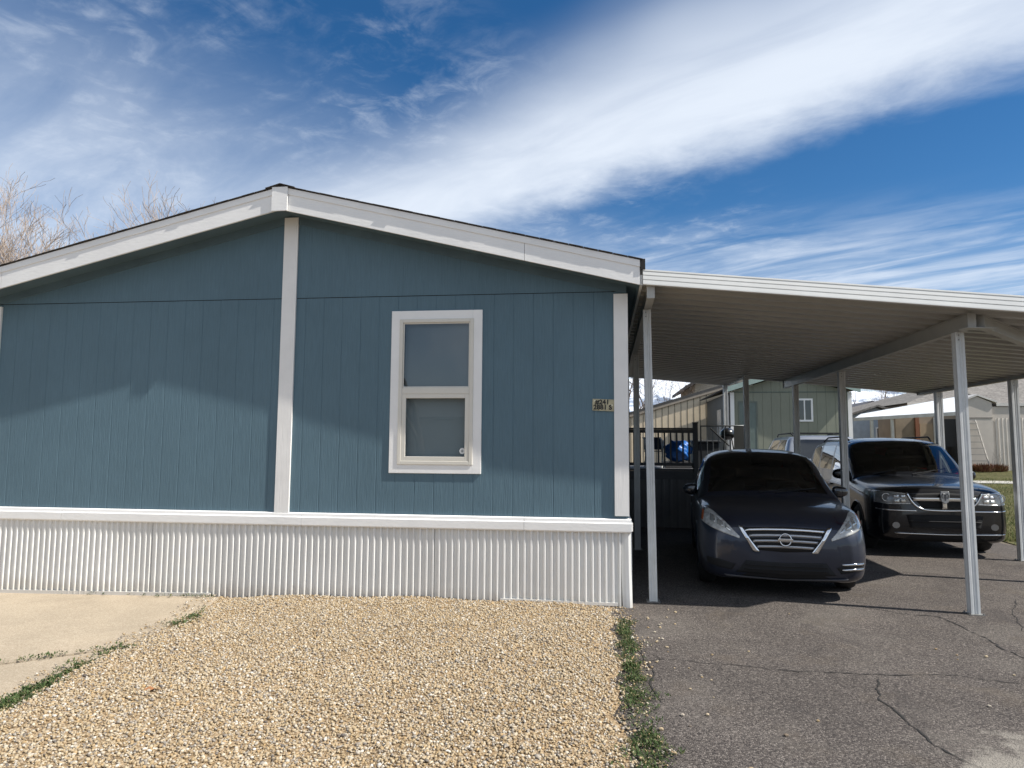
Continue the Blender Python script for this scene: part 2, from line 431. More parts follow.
# far slab
pts = [(-9.5, -0.03), (slab_x(-0.1), -0.03)] + [(slab_x(y), y) for y in np.linspace(-0.3, -1.75, 8)] + [(x, joint(x)+0.015) for x in np.linspace(-3.95, -5.2, 7)] + [(-9.5, -2.7)]
MB().prism(pts, 'z', -0.12, 0.0).build('concrete_slab', CONC, kind='structure'); tilt_slab()
pts = [(x, joint(x)-0.015) for x in np.linspace(-3.95, -5.2, 7)][::-1] + [(slab_x(y), y) for y in np.linspace(-1.9, -8.0, 16)] + [(-9.5, -8), (-9.5, -2.73)]
MB().prism(pts, 'z', -0.12, -0.006).build('concrete_slab', CONC, kind='structure'); tilt_slab()

# ---- gravel (stuff): thousands of loose stones over a base
GBASE = speckle_mat('gravel_base', [(0, (0.163, 0.112, 0.062)), (0.5, (0.311, 0.218, 0.123)), (1, (0.407, 0.310, 0.202))], 60, bump=1.0)
GRAVEL = island_mat('gravel_stones', [(0.0, (0.339, 0.248, 0.137)), (0.16, (0.411, 0.315, 0.193)), (0.34, (0.465, 0.384, 0.265)), (0.50, (0.295, 0.209, 0.113)), (0.60, (0.554, 0.487, 0.378)), (0.72, (0.242, 0.214, 0.184)), (0.80, (0.446, 0.308, 0.153)), (0.88, (0.108, 0.094, 0.085)), (0.92, (0.392, 0.341, 0.274)), (1.0, (0.625, 0.581, 0.507))])
def right_edge(y): return -0.16 + 0.035*math.sin(y*3.1) + 0.03*math.sin(y*9.7+1) + 0.015*math.sin(y*23)
def ghump(x, y):
    e = np.minimum((x - (-4.05)), (-0.17 - x)); e = np.clip(e/0.35, 0, 1)
    return 0.030*e - 0.035 + 0.0105*(x+4.0) + 0.008*np.sin(x*2.1+y*1.3) + 0.008*np.sin(x*5.3-y*3.9)
def make_gravel():
    gx = np.linspace(0, 1, 50); ys = np.linspace(0.02, -8, 80); vs = []
    for y in ys:
        a, b = slab_x(y)-0.02, right_edge(y)+0.02
        for u in gx:
            x = a+(b-a)*u; vs.append((x, y, float(ghump(x, y))+0.004))
    nx = 50; f = [(j*nx+i, j*nx+i+1, (j+1)*nx+i+1, (j+1)*nx+i) for j in range(79) for i in range(nx-1)]
    # icosahedron stone
    ph = (1+5**.5)/2
    ico = np.array([(-1,ph,0),(1,ph,0),(-1,-ph,0),(1,-ph,0),(0,-1,ph),(0,1,ph),(0,-1,-ph),(0,1,-ph),(ph,0,-1),(ph,0,1),(-ph,0,-1),(-ph,0,1)])/1.9
    tri = np.array([(0,11,5),(0,5,1),(0,1,7),(0,7,10),(0,10,11),(1,5,9),(5,11,4),(11,10,2),(10,7,6),(7,1,8),(3,9,4),(3,4,2),(3,2,6),(3,6,8),(3,8,9),(4,9,5),(2,4,11),(6,2,10),(8,6,7),(9,8,1)])
    N = 88000
    y = -rng.random(N)**0.95*4.4 + 0.0
    u = rng.random(N)
    a = np.array([slab_x(v) for v in y]) - 0.03; b = np.array([right_edge(v) for v in y]) + 0.05
    x = a + (b-a)*u
    # stray stones thin out past the edges
    x += np.where(u > 0.985, rng.random(N)**2*0.18, 0) - np.where(u < 0.012, rng.random(N)**2*0.25, 0)
    s = 0.0050 + 0.0068*rng.random(N)**1.7 + 0.004*(rng.random(N) > 0.96)
    z = np.where((x < b) & (x > a), ghump(x, y), -0.026*(x < -3) + 0.0) + s*0.25 + rng.random(N)*0.010
    sc = s[:, None]*np.stack([0.75+0.6*rng.random(N), 0.7+0.5*rng.random(N), 0.5+0.4*rng.random(N)], 1)
    V = ico[None]*(0.62+0.62*rng.random((N, 12, 1)))*sc[:, None, :]
    th = rng.random(N)*6.283; tl = (rng.random(N)-0.5)*1.2
    c, s_ = np.cos(tl), np.sin(tl); V = np.stack([V[..., 0]*c[:, None]-V[..., 2]*s_[:, None], V[..., 1], V[..., 0]*s_[:, None]+V[..., 2]*c[:, None]], -1)
    c, s_ = np.cos(th), np.sin(th); V = np.stack([V[..., 0]*c[:, None]-V[..., 1]*s_[:, None], V[..., 0]*s_[:, None]+V[..., 1]*c[:, None], V[..., 2]], -1)
    V += np.stack([x, y, z], 1)[:, None, :]
    Fs = (tri[None] + (np.arange(N)*12)[:, None, None]).reshape(-1, 3)
    o = npmesh('gravel', V.reshape(-1, 3), Fs, GRAVEL)
    tag(o, 'tan and cream decorative gravel spread in front of the white skirting', 'gravel', kind='stuff')
    MB().add(vs, f).build('gravel_bed', GBASE, kind='structure', recalc=False)
make_gravel()

# ---- cracks in the asphalt
CRACK = mat('crack_dark', (0.022, 0.020, 0.018), 1.0)  # flat dark strips drawn along the cracks
def crack(pts, w, seed):
    r = random.Random(seed); P = [Vector((x, y, 0)) for x, y in pts]; out = []; wx = wy = 0.0
    for a, b in zip(P, P[1:]):
        n = max(2, int((b-a).length/0.035))
        for i in range(n): wx += r.gauss(0, 0.006); wy += r.gauss(0, 0.006); wx *= 0.93; wy *= 0.93; out.append(a.lerp(b, i/n) + Vector((wx+r.gauss(0, 0.0022), wy+r.gauss(0, 0.0022), 0)))
    out.append(P[-1]); vs = []
    for i, p in enumerate(out):
        d = (out[min(i+1, len(out)-1)] - out[max(0, i-1)]).normalized(); q = Vector((-d.y, d.x, 0))
        ww = w*0.68*(0.15+1.1*r.random())*min(1, (i+1)/5, (len(out)-i)/5)
        vs += [p-q*ww/2+Vector((0, 0, 0.004)), p+q*ww/2+Vector((0, 0, 0.004))]
    return MB().add(vs, [(2*i, 2*i+1, 2*i+3, 2*i+2) for i in range(len(out)-1)]).build('driveway_crack', CRACK, kind='structure')
crack([(0.014,-1.735),(0.197,-1.659),(0.441,-1.694),(0.647,-1.709),(1.037,-1.785),(1.56,-1.793),(1.858,-1.769),(2.132,-1.728),(2.495,-1.856),(3.4,-2.0)], 0.016, 1)
crack([(1.59,-1.80),(1.452,-2.286),(1.48,-2.479),(1.45,-2.747),(1.442,-2.944),(1.482,-3.07),(1.537,-3.195),(1.6,-3.9)], 0.020, 2)
crack([(2.2,0.45),(2.55,0.15),(2.809,0.093),(2.837,-0.304),(2.862,-0.655),(2.822,-0.95),(2.9,-1.6)], 0.022, 3)
crack([(0.045,-1.149),(0.02,-1.5),(0.053,-1.799),(0.10,-2.0),(0.052,-2.221),(0.08,-2.6)], 0.022, 4)
crack([(2.0,0.9),(2.3,0.55),(2.6,0.42)], 0.010, 5)
crack([(0.0,-1.42),(0.12,-1.55),(0.16,-1.66)], 0.012, 6)
crack([(4.0,1.0),(3.6,0.3),(3.3,-0.4)], 0.012, 8)

# ---- stray pebbles on the asphalt
def stray():
    mb = MB(); r = random.Random(3)
    for i in range(85):
        y = -r.random()*3.8; x = -0.08 + abs(r.gauss(0, 0.28)) if i < 70 else r.random()*3.5
        s = 0.006+0.008*r.random(); bm = bmesh.new(); bmesh.ops.create_icosphere(bm, subdivisions=1, radius=s)
        for v in bm.verts: v.co = Vector((v.co.x*r.uniform(.8, 1.3), v.co.y*r.uniform(.7, 1.1), v.co.z*r.uniform(.5, .9))) + Vector((x, y, s*0.5))
        mb.add([v.co.copy() for v in bm.verts], [[v.index for v in f.verts] for f in bm.faces]); bm.free()
    tag(mb.build('stray_pebbles', GRAVEL), 'loose cream pebbles scattered over the asphalt edge', 'pebbles', kind='stuff')
stray()

# ---- weeds (stuff)
WEED = island_mat('weed_leaves', [(0, (0.03, 0.055, 0.016)), (0.5, (0.06, 0.10, 0.028)), (0.82, (0.10, 0.13, 0.045)), (0.93, (0.22, 0.19, 0.09)), (1, (0.28, 0.22, 0.13))], 0.7, trans=0.25)
def leaves(name, spots, label, cat, m=WEED, per=26, size=0.016, h=0.03, rise=0.0):
    """spots: list of (x,y,z,r) rosettes; each is a bunch of small leaves"""
    V = []; n = 0
    r = np.random.default_rng(len(spots))
    for (x, y, z, rad) in spots:
        k = max(5, int(per*(rad/0.05)**2)) if rad < 0.2 else per
        a = r.random(k)*6.283; d = rad*np.sqrt(r.random(k)); base = np.stack([x+np.cos(a)*d, y+np.sin(a)*d, z+h*r.random(k)*(1-d/rad*0.6)], 1)
        az = r.random(k)*6.283; L = size*(0.6+0.9*r.random(k))*(0.6+1.1*r.random()); wv = L*(0.3+0.25*r.random(k)); el = 0.2+0.9*r.random(k)
        di = np.stack([np.cos(az)*np.cos(el), np.sin(az)*np.cos(el), np.sin(el)], 1); sd = np.stack([-np.sin(az), np.cos(az), (r.random(k)-.5)*.6], 1)
        tip = base+di*L[:, None]; mid = base+di*L[:, None]*0.5
        V.append(np.stack([base, mid+sd*wv[:, None]/2, tip, mid-sd*wv[:, None]/2], 1))
    V = np.concatenate(V); F = np.arange(len(V)*4).reshape(-1, 4)
    o = npmesh(name, V.reshape(-1, 3), F, m)
    return tag(o, label, cat, kind='stuff')
r = random.Random(5)
sp = []
for i in range(620):
    t_ = r.random()**0.8
    y = -0.55 - 3.6*t_; w = 0.05+0.10*t_ + 0.045*math.sin(y*7)+0.03*math.sin(y*17)
    if math.sin(y*5.1+0.5) < -0.55 and r.random() < 0.6: continue
    sp.append((-0.075+r.gauss(0, 1)*w*0.40 + 0.07*t_, y, r.choice((0.006, 0.012, 0.03)), r.uniform(0.015, 0.065)))
leaves('weeds', sp, 'green weeds growing between the gravel and the asphalt', 'weeds', size=0.013, h=0.02)
sp = []
for i in range(620):
    y = -0.62 - 3.0*r.random()
    if -1.85 < y < -1.35: continue
    k = 0.35 if y > -1.6 else 1.0
    if r.random() > k*(0.25+0.75*(math.sin(y*4.3+1)>-0.3)): continue
    x_ = slab_x(y)+0.01+r.gauss(0, 0.05); sp.append((x_, y, max(slab_z(x_), -0.03)+0.012+0.012*r.random(), r.uniform(0.02, 0.055)))
for i in range(130):
    x = -3.95 - r.random()*2.0; sp.append((x, joint(x)+r.gauss(0, 0.022), slab_z(x)+0.003, r.uniform(0.015, 0.036)))
for i in range(60):
    x = -4.25 - abs(r.gauss(0, 0.6)); sp.append((x, -0.07+r.gauss(0, 0.02), slab_z(x)+0.003, r.uniform(0.012, 0.03)))
leaves('creeping_weeds', sp, 'dark green creeping weeds along the concrete slab edge and joint', 'weeds', size=0.015, h=0.03)
# brown leaf in the gravel
lf = MB(); Lp = [(-3.06, -2.86), (-3.035, -2.835), (-3.0, -2.83), (-2.965, -2.845), (-2.985, -2.87), (-3.03, -2.878)]
lf.add([(x, y, 0.034+0.012*math.sin(i*2.1)) for i, (x, y) in enumerate(Lp)] + [(-3.015, -2.852, 0.028)], [(i, (i+1) % 6, 6) for i in range(6)])
o = lf.build('dry_leaf', mat('dry_leaf_brown', (0.30, 0.13, 0.05), 0.8)); sm = o.modifiers.new('s', 'SOLIDIFY'); sm.thickness = 0.0012
tag(o, 'single curled brown dry leaf lying on the gravel', 'leaf')

# lawn blades
def lawn_blades():
    N = 42000; r = np.random.default_rng(11)
    y = 6.0 + 15*r.random(N)**1.5; x = 6.5 + (0.35*(y+7)+3)*r.random(N)
    z = 0.035*np.clip(y-7, 0, 22) - 0.006; L = 0.03+0.05*r.random(N); a = r.random(N)*6.283
    b = np.stack([x, y, z], 1); sd = np.stack([np.cos(a), np.sin(a), 0*a], 1)*0.006; tip = b + np.stack([(r.random(N)-.5)*.05, (r.random(N)-.5)*.05, L], 1)
    V = np.stack([b-sd, b+sd, tip], 1).reshape(-1, 3)
    g = island_mat('grass_blades', [(0, (0.05, 0.09, 0.02)), (0.5, (0.13, 0.15, 0.045)), (1, (0.30, 0.26, 0.12))], 0.8, trans=0.2)
    tag(npmesh('grass', V, np.arange(N*3).reshape(-1, 3), g), 'short patchy spring grass beside the driveway', 'grass', kind='stuff')
lawn_blades()

# ------------------------------------------------------------------ the blue mobile home
HW = 7.1; PX = -3.56; SL = 0.24; RK = 3.985   # rake bottom at the peak
def rakez(x): return RK - SL*abs(x-PX)
ZT, ZB, ZS = 0.841, 0.712, 3.102
house = root('mobile_home', (PX, 5, 0), 'blue-grey wood-sided mobile home with white trim and ribbed white skirting', 'mobile home')
LEN = 15.0

def grooved(name, x0, x1, z0, ztop, m, parent, pitch=0.203, off=0.0, y=0.0, gw=0.010, gd=0.0036):
    """front wall sheet with vertical grooves, top edge follows ztop(x)"""
    xs = [(x0, 0)]
    k = x0 + pitch*0.6
    while k < x1-0.02:
        xs += [(k-gw*0.9, 0), (k-gw*0.15, gd), (k+gw*0.2, gd), (k+gw*0.35, 0)]; k += pitch
    xs.append((x1, 0))
    if x0 < PX < x1: xs.append((PX, 0)); xs.sort()
    vs = []; fs = []
    for x, d in xs:
        vs += [(x, y+d, z0), (x, y+d, ztop(x))]
    for i in range(len(xs)-1): fs.append((2*i, 2*i+2, 2*i+3, 2*i+1))
    n = len(vs)
    vs += [(x0, y+0.06, z0), (x1, y+0.06, z0), (x1, y+0.06, ztop(x1)), (x0, y+0.06, ztop(x0))]
    return MB().add(vs, fs).build(name, m, parent, recalc=False)

# wall: sheets either side of the centre trim, and around the window opening
WX0, WX1, WZ0, WZ1 = -2.36, -1.52, 1.325, 2.885     # wall opening
grooved('wall', -HW, PX, ZT-0.03, lambda x: ZS-0.003, BLUE, house)
# right half built in four sheets so that the window opening is open
def right_wall():
    pitch = 0.203; gw, gd = 0.010, 0.0036
    xs = [(PX, 0)]; k = PX+0.19
    while k < -0.02:
        for dx, d in ((-gw*0.9, 0), (-gw*0.15, gd), (gw*0.2, gd), (gw*0.35, 0)): xs.append((k+dx, d))
        k += pitch
    xs += [(0, 0), (WX0, None), (WX1, None)]
    xs.sort(key=lambda t: t[0])
    out = []
    for i, (x, d) in enumerate(xs):
        out.append((x, 0 if d is None else d))
    vs = []; fs = []
    zs = [ZT-0.03, WZ0, WZ1, ZS-0.003]
    for x, d in out: vs += [(x, d, z) for z in zs]
    for i in range(len(out)-1):
        xm = (out[i][0]+out[i+1][0])/2
        for j in range(3):
            if j == 1 and WX0 < xm < WX1: continue
            a = i*4+j; fs.append((a, a+4, a+5, a+1))
    MB().add(vs, fs).build('wall', BLUE, house, recalc=False)
right_wall()
grooved('gable_panel', -HW, 0, ZS+0.004, lambda x: max(ZS+0.006, rakez(x)+0.06), BLUE, house, y=-0.003, gd=0.001, gw=0.004)
MB().box((-HW, 0.006, ZS-0.02), (0, 0.03, ZS+0.02)).build('seam_flashing', DARK, house)
# right and left side walls, back wall
for x, s in ((0.0, 1), (-HW, -1)):
    mb = MB(); xa, xb = (x-0.05, x) if s > 0 else (x, x+0.05)
    mb.box((xa, 0.001, ZB), (xb, LEN, rakez(0)+0.05)); k = 0.3
    while k < LEN:
        mb.box((x-0.002 if s > 0 else x-0.004, k, ZT), (x+0.004 if s > 0 else x+0.002, k+0.012, 3.1)); k += 0.203
    mb.build('side_wall', BLUE, house)
MB().prism([(-HW, ZB), (0, ZB), (0, rakez(0)), (PX, RK), (-HW, rakez(-HW))], 'y', LEN-0.05, LEN).build('back_wall', BLUE, house)
MB().box((-HW+0.06, 0.35, 0.8), (-0.06, 0.37, 3.1)).build('inner_partition', mat('inner_wall', (0.09, 0.09, 0.088), 0.9), house)
# frieze under the rake
for a, b in ((-HW-0.0, PX-0.08), (PX+0.08, 0.0)):
    MB().prism([(a, rakez(a)-0.055), (b, rakez(b)-0.055), (b, rakez(b)+0.03), (a, rakez(a)+0.03)], 'y', -0.018, -0.0035).build('frieze_board', BLUE_SMOOTH, house)
# trims
MB().box((PX-0.078, -0.022, ZT+0.002), (PX+0.078, 0.004, RK+0.0)).build('centre_trim', WHITE_V, house)
MB().box((-0.128, -0.024, ZT+0.030), (0.012, 0.003, rakez(0)-0.055)).box((-0.0005, 0.0035, ZT+0.03), (0.012, 0.11, rakez(0)-0.055)).build('corner_trim', WHITE_V, house)
MB().box((-HW-0.012, -0.024, ZT+0.030), (-HW+0.128, 0.003, rakez(0)-0.055)).build('corner_trim', WHITE_V, house)
# base trim: a two step board
bt = MB()
prof = [(-0.004, ZT+0.004), (-0.030, ZT-0.006), (-0.032, ZT-0.035), (-0.046, ZT-0.042), (-0.046, ZB+0.012), (-0.040, ZB), (-0.004, ZB)]
for xa, xb in ((-HW-0.02, -6.05), (-6.047, -3.33), (-3.327, -1.02), (-1.017, 0.030)):
    bt.prism(prof, 'x', xa, xb)
bt.prism([(0.002, ZT+0.004), (0.030, ZT-0.006), (0.034, ZT-0.035), (0.046, ZT-0.042), (0.046, ZB+0.012), (0.002, ZB)], 'y', 0.001, LEN)
bt.build('base_trim', WHITE, house)
# ribbed skirting
def ribbed(x0, x1, z0, z1, y, pitch=0.0665, depth=0.023, jitter=0.0, seed=1, wave=None):
    r = random.Random(seed); xs = []; k = x0
    while k < x1:
        p = pitch*(1+jitter*r.uniform(-1, 1))
        for u, d in ((0.0, 0), (0.52, 0), (0.66, 1), (0.86, 1)): 
            if k+u*p <= x1: xs.append((k+u*p, d*depth))
        k += p
    xs.append((x1, 0)); vs = []; fs = []
    for x, d in xs:
        zz = z0(x) if callable(z0) else z0
        yo = wave(x) if wave else 0
        vs += [(x, y-d+yo*0.3, z1), (x, y-d+yo, (z1+zz)/2), (x, y-d+yo*1.4, zz)]
    for i in range(len(xs)-1):
        for j in (0, 1): fs.append((3*i+j, 3*i+j+1, 3*i+4+j, 3*i+3+j))
    return vs, fs
wv = lambda x: 0.004*math.sin(x*2.3)+0.003*math.sin(x*5.9+1)
sk = MB()
for (xa, xb, sd) in ((-HW, -5.0, 1), (-4.997, -1.93, 2), (-1.927, -0.07, 3)):
    vs, fs = ribbed(xa, xb, lambda x: min(-0.02, slab_z(x)-0.01), ZB+0.004, -0.006, seed=sd, jitter=0.05, wave=wv); sk.add(vs, fs)
# smooth rounded corner piece and the side
cn = [(-0.07, -0.006), (-0.035, -0.018), (0.0, -0.022), (0.020, -0.012), (0.026, 0.02), (0.026, 0.15)]
vs = []; fs = []
for i, (x, y) in enumerate(cn):
    vs += [(x, y, ZB+0.004), (x+0.003, y-0.003, 0.35), (x+0.012, y-0.010, -0.02)]
for i in range(len(cn)-1):
    for j in (0, 1): fs.append((3*i+j, 3*i+j+1, 3*i+4+j, 3*i+3+j))
sk.add(vs, fs)
vs, fs = ribbed(0.15, LEN, -0.02, ZB+0.004, 0, seed=9); sk.add([(0.020-y, x, z) for x, y, z in vs], fs)
sk.build('skirting', SKIRT, house, recalc=False)
MB().bar((-HW, -0.018, slab_z(-HW)+0.018), (-4.3, -0.018, slab_z(-4.3)+0.018), 0.034, 0.036).build('skirting_track', SKIRT, house)
MB().bar((-1.25, -0.019, 0.036), (-0.10, -0.019, 0.030), 0.034, 0.03).build('skirting_track', SKIRT, house)
# soffit, rake fascia boards, roof
YF = -0.27
def sl_slab(x0, x1, zf, t, y0, y1):
    return MB().prism([(x0, zf(x0)), (x1, zf(x1)), (x1, zf(x1)+t), (x0, zf(x0)+t)], 'y', y0, y1)
XL, XR = 2*PX-0.122, 0.122
for a, b in ((XL, PX), (PX+0.001, XR)):
    sl_slab(a, b, lambda x: rakez(x)+0.028, 0.012, YF+0.002, LEN+0.2).build('soffit', BLUE_SMOOTH, house)
    nm = 'rake_fascia'
    cuts = [a, -6.74, b] if a == XL else [a, -1.0, b]
    f_ = MB()
    for u, v in zip(cuts, cuts[1:]):
        f_.prism([(u+0.002, rakez(u+0.002)), (v-0.002, rakez(v-0.002)), (v-0.002, rakez(v-0.002)+0.238), (u+0.002, rakez(u+0.002)+0.238)], 'y', YF-0.022, YF)
    # thin upper drip board standing proud: it is what shades the top of the fascia
    f_.prism([(a, rakez(a)+0.175), (b, rakez(b)+0.175), (b, rakez(b)+0.2395), (a, rakez(a)+0.2395)], 'y', YF-0.030, YF-0.0222)
    f_.build(nm, WHITE, house)
MB().box((PX-0.088, YF-0.046, RK-0.022), (PX+0.082, YF-0.0305, RK+0.232)).build('ridge_cap_board', WHITE, house)
def shingles(a, b):
    mb = MB(); r = random.Random(int(abs(a)*10)); n = int(abs(b-a)/0.14)
    sl_ = sl_slab(a, b, lambda x: rakez(x)+0.2405, 0.008, YF-0.030, LEN+0.25); mb.add(sl_.v, sl_.f)
    for i in range(n):   # ragged shingle ends along the rake
        u = a+(b-a)*i/n; v = a+(b-a)*(i+0.97)/n; o_ = 0.0165+0.0013*math.sin(i*0.7)+r.uniform(-0.0008, 0.0008)+(0.006 if r.random() < 0.06 else 0); lift = 0.2487+0.0015*(i % 2)
        mb.prism([(u, rakez(u)+lift), (v, rakez(v)+lift), (v, rakez(v)+lift+0.006), (u, rakez(u)+lift+0.006)], 'y', YF-0.030-o_, YF+0.35)
    return mb
sr = shingles(XL, PX); s2 = shingles(PX+0.001, XR+0.03); sr.add(s2.v, s2.f)
sr.prism([(PX-0.16, rakez(PX-0.16)+0.2565), (PX, RK+0.262), (PX+0.16, rakez(PX+0.16)+0.2565), (PX+0.16, rakez(PX+0.16)+0.2625), (PX, RK+0.269), (PX-0.16, rakez(PX-0.16)+0.2625)], 'y', YF-0.058, LEN+0.2)
sr.build('roof', SHINGLE, house)
# eave gutter end on the right
MB().box((XR+0.004, YF-0.035, rakez(XR)+0.15), (XR+0.05, LEN, rakez(XR)+0.25)).build('drip_edge', DARK, house)
MB().box((XR-0.02, YF+0.001, rakez(XR)+0.002), (XR-0.001, LEN, rakez(XR)+0.16)).build('eave_fascia', BLUE_SMOOTH, house)

# window
tx0, tx1, tz0, tz1 = -2.422, -1.462, 1.262, 2.942
tw = 0.098
wt = MB().box((tx0, -0.015, tz0), (tx0+tw, 0.02, tz1)).box((tx1-tw, -0.015, tz0), (tx1, 0.02, tz1))
wt.box((tx0+tw, -0.015, tz0), (tx1-tw, 0.02, tz0+tw)).box((tx0+tw, -0.015, tz1-tw), (tx1-tw, 0.02, tz1))
win = wt.build('window', WHITE, house, bevel=0.003)
fx0, fx1, fz0, fz1 = tx0+tw+0.002, tx1-tw-0.002, tz0+tw+0.002, tz1-tw-0.002
def frame(x0, x1, z0, z1, w, ya, yb):
    return MB().box((x0, ya, z0), (x0+w, yb, z1)).box((x1-w, ya, z0), (x1, yb, z1)).box((x0+w, ya, z0), (x1-w, yb, z0+w)).box((x0+w, ya, z1-w), (x1-w, yb, z1))
fr = frame(fx0-0.012, fx1+0.012, fz0-0.012, fz1+0.012, 0.038, -0.024, 0.03)
fr.build('window_frame', VINYL, win, bevel=0.004)
zm = 2.105
ix0, ix1, iz0, iz1 = fx0+0.0265, fx1-0.0265, fz0+0.0265, fz1-0.0265
MB().box((ix0, -0.0215, zm-0.032), (ix1, 0.0, zm+0.032)).build('meeting_rail', VINYL, win, bevel=0.004)
frame(ix0, ix1, zm+0.0325, iz1, 0.013, -0.012, 0.006).build('upper_sash', VINYL, win, bevel=0.002)
frame(ix0, ix1, iz0, zm-0.0325, 0.044, -0.0195, -0.004).build('lower_sash', VINYL, win, bevel=0.003)
MB().quad((ix0, -0.006, zm+0.03), (ix1, -0.006, zm+0.03), (ix1, -0.006, iz1), (ix0, -0.006, iz1)).build('upper_pane', GLASS, win)
MB().quad((ix0+0.03, -0.010, iz0), (ix1-0.03, -0.010, iz0), (ix1-0.03, -0.010, zm-0.03), (ix0+0.03, -0.010, zm-0.03)).build('lower_pane', GLASS, win)
bl = MB(); z = iz0
while z < iz1:
    bl.add([(ix0+0.005, 0.057, z+0.001), (ix1-0.005, 0.057, z+0.001), (ix1-0.005, 0.066, z+0.0195), (ix0+0.005, 0.066, z+0.0195)], [(0, 1, 2, 3)]); z += 0.0165
bl.build('blind', BLIND, win)
# round sticker with a small mark in the lower corner
def disc(cx, y, cz, rr, n=28): return [(cx+rr*math.cos(2*math.pi*k/n), cz+rr*math.sin(2*math.pi*k/n)) for k in range(n)]
MB().prism(disc(-1.655, 0, 1.492, 0.030), 'y', -0.0135, -0.0115).build('round_sticker', mat('sticker_white', (0.7, 0.71, 0.7), 0.5), win)
MB().prism(disc(-1.655, 0, 1.492, 0.014), 'y', -0.0145, -0.0137).build('sticker_mark', mat('sticker_grey', (0.3, 0.32, 0.32), 0.5), win)

# number plate sign
plate = root('house_number_sign', (-0.235, -0.004, 1.96), 'small weathered beige address sign reading #241 and 2881 S on the blue siding', 'sign')
PB = mat('plate_beige', (0.42, 0.38, 0.25), 0.55, var=0.25, vscale=25)
MB().prism([(-0.342, 1.905), (-0.13, 1.895), (-0.128, 2.012), (-0.340, 2.02)], 'y', -0.012, -0.0035).build('sign_plate', PB, plate)
PK = mat('number_black', (0.012, 0.012, 0.01), 0.5)
rx = (math.pi/2, math.radians(0), 0)
text_obj('sign_lettering', '#241', 0.064, (-0.245, -0.0125, 1.985), rx, PK, plate, spacing=1.05, bold=0.0026)
text_obj('sign_lettering', '2881', 0.064, (-0.266, -0.0125, 1.934), rx, PK, plate, spacing=1.05, bold=0.0026)
text_obj('sign_lettering', 'S', 0.064, (-0.165, -0.0125, 1.932), rx, PK, plate, bold=0.0026)
for x, z in ((-0.322, 2.0), (-0.148, 1.955)):
    MB().prism(disc(x, 0, z, 0.009), 'y', -0.016, -0.0122).build('screw', mat('screw_pale', (0.7, 0.66, 0.5), 0.4), plate)

# ------------------------------------------------------------------ carport
def zc(x): return 3.118 - 0.098*(x-0.15)
XC0, XDIAG, YFR = 0.150, 3.57, -0.262
XRT, YRT, YBK, YBK2, XST = 5.70, 1.95, 6.75, 8.45, 2.45
car_port = root('carport', (2.8, 3.0, 0), 'large flat metal carport with ribbed cream roof and slim steel posts', 'carport')
def xmax(y):
    if y > YBK: return XST
    if y < YRT: return XDIAG + (XRT-XDIAG)*max(0, (y-YFR))/(YRT-YFR)
    return XRT
prof = []; y = YFR+0.01
while y < YBK2:      # one pan: flat, rib, step
    for dy, h in ((0.0, 0.0), (0.085, 0.0), (0.090, 0.058), (0.150, 0.062), (0.158, 0.048), (0.178, 0.048), (0.186, 0.062), (0.258, 0.058)):
        if y+dy < YBK2: prof.append((y+dy, h))
    y += 0.267
prof.append((YBK2, 0))
ym = [p for p in prof]
vs = []; fs = []
def yl(): 
    out = []
    for (a, ha), (b, hb) in zip(prof, prof[1:]):
        out.append((a, ha))
        for yc in (YRT, YBK-0.001, YBK+0.001):
            if a < yc < b: out.append((yc, ha+(hb-ha)*(yc-a)/(b-a)))
    out.append(prof[-1]); return out
P2 = yl()
NX = 8
for (yy, h) in P2:
    x1 = xmax(yy)
    for i in range(NX+1):
        x = XC0+0.002+(x1-0.004-XC0)*i/NX; vs.append((x, yy, zc(x)+h+0.002*math.sin(x*2.1+yy*5)))
for j in range(len(P2)-1):
    for i in range(NX): fs.append((j*(NX+1)+i, j*(NX+1)+i+1, (j+1)*(NX+1)+i+1, (j+1)*(NX+1)+i))
pan = MB().add(vs, fs)
k = len(vs); top = []
for (yy, h) in P2[::6]+[P2[-1]]:
    x1 = xmax(yy); top += [(XC0+0.002, yy, zc(XC0)+0.075), (x1-0.004, yy, zc(x1)+0.075)]
pan.add(top, [(2*i, 2*i+2, 2*i+3, 2*i+1) for i in range(len(top)//2-1)])
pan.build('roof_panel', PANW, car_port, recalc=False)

def fascia(p, q, name='fascia', h=0.148, low=-0.014, ext=0.0):
    """moulded aluminium fascia: three ridges; p,q are xy, outward normal to the right of p->q"""
    p, q = Vector((p[0], p[1])), Vector((q[0], q[1])); d = (q-p).normalized(); nr = Vector((d.y, -d.x))
    prof = [(0.0, 0.0), (0.036, 0.0), (0.036, 0.010), (0.033, 0.042), (0.026, 0.044), (0.026, 0.049), (0.034, 0.051), (0.031, 0.086), (0.024, 0.088), (0.024, 0.093), (0.032, 0.095), (0.029, 0.126), (0.022, 0.128), (0.022, 0.132), (0.031, 0.134), (0.030, h), (0.0, h)]
    vs = []
    for e in (p, q):
        for o_, z in prof:
            c = e + nr*o_; vs.append((c.x, c.y, zc(e.x)+low+z))
    n = len(prof); fs = [(i, (i+1) % n, (i+1) % n+n, i+n) for i in range(n)] + [tuple(range(n))[::-1], tuple(range(n, 2*n))]
    return MB().add(vs, fs).build(name, ALU, car_port)
fascia((XC0, YFR), (XDIAG, YFR)); fascia((XDIAG+0.003, YFR), (XRT, YRT)); fascia((XRT, YRT+0.003), (XRT, YBK))
fascia((XRT, YBK+0.003), (XST, YBK+0.003)); fascia((XST, YBK+0.04), (XST, YBK2)); fascia((XST, YBK2+0.003), (XC0, YBK2+0.003))
fascia((XC0-0.003, YBK2), (XC0-0.003, YFR+0.004), h=0.10)

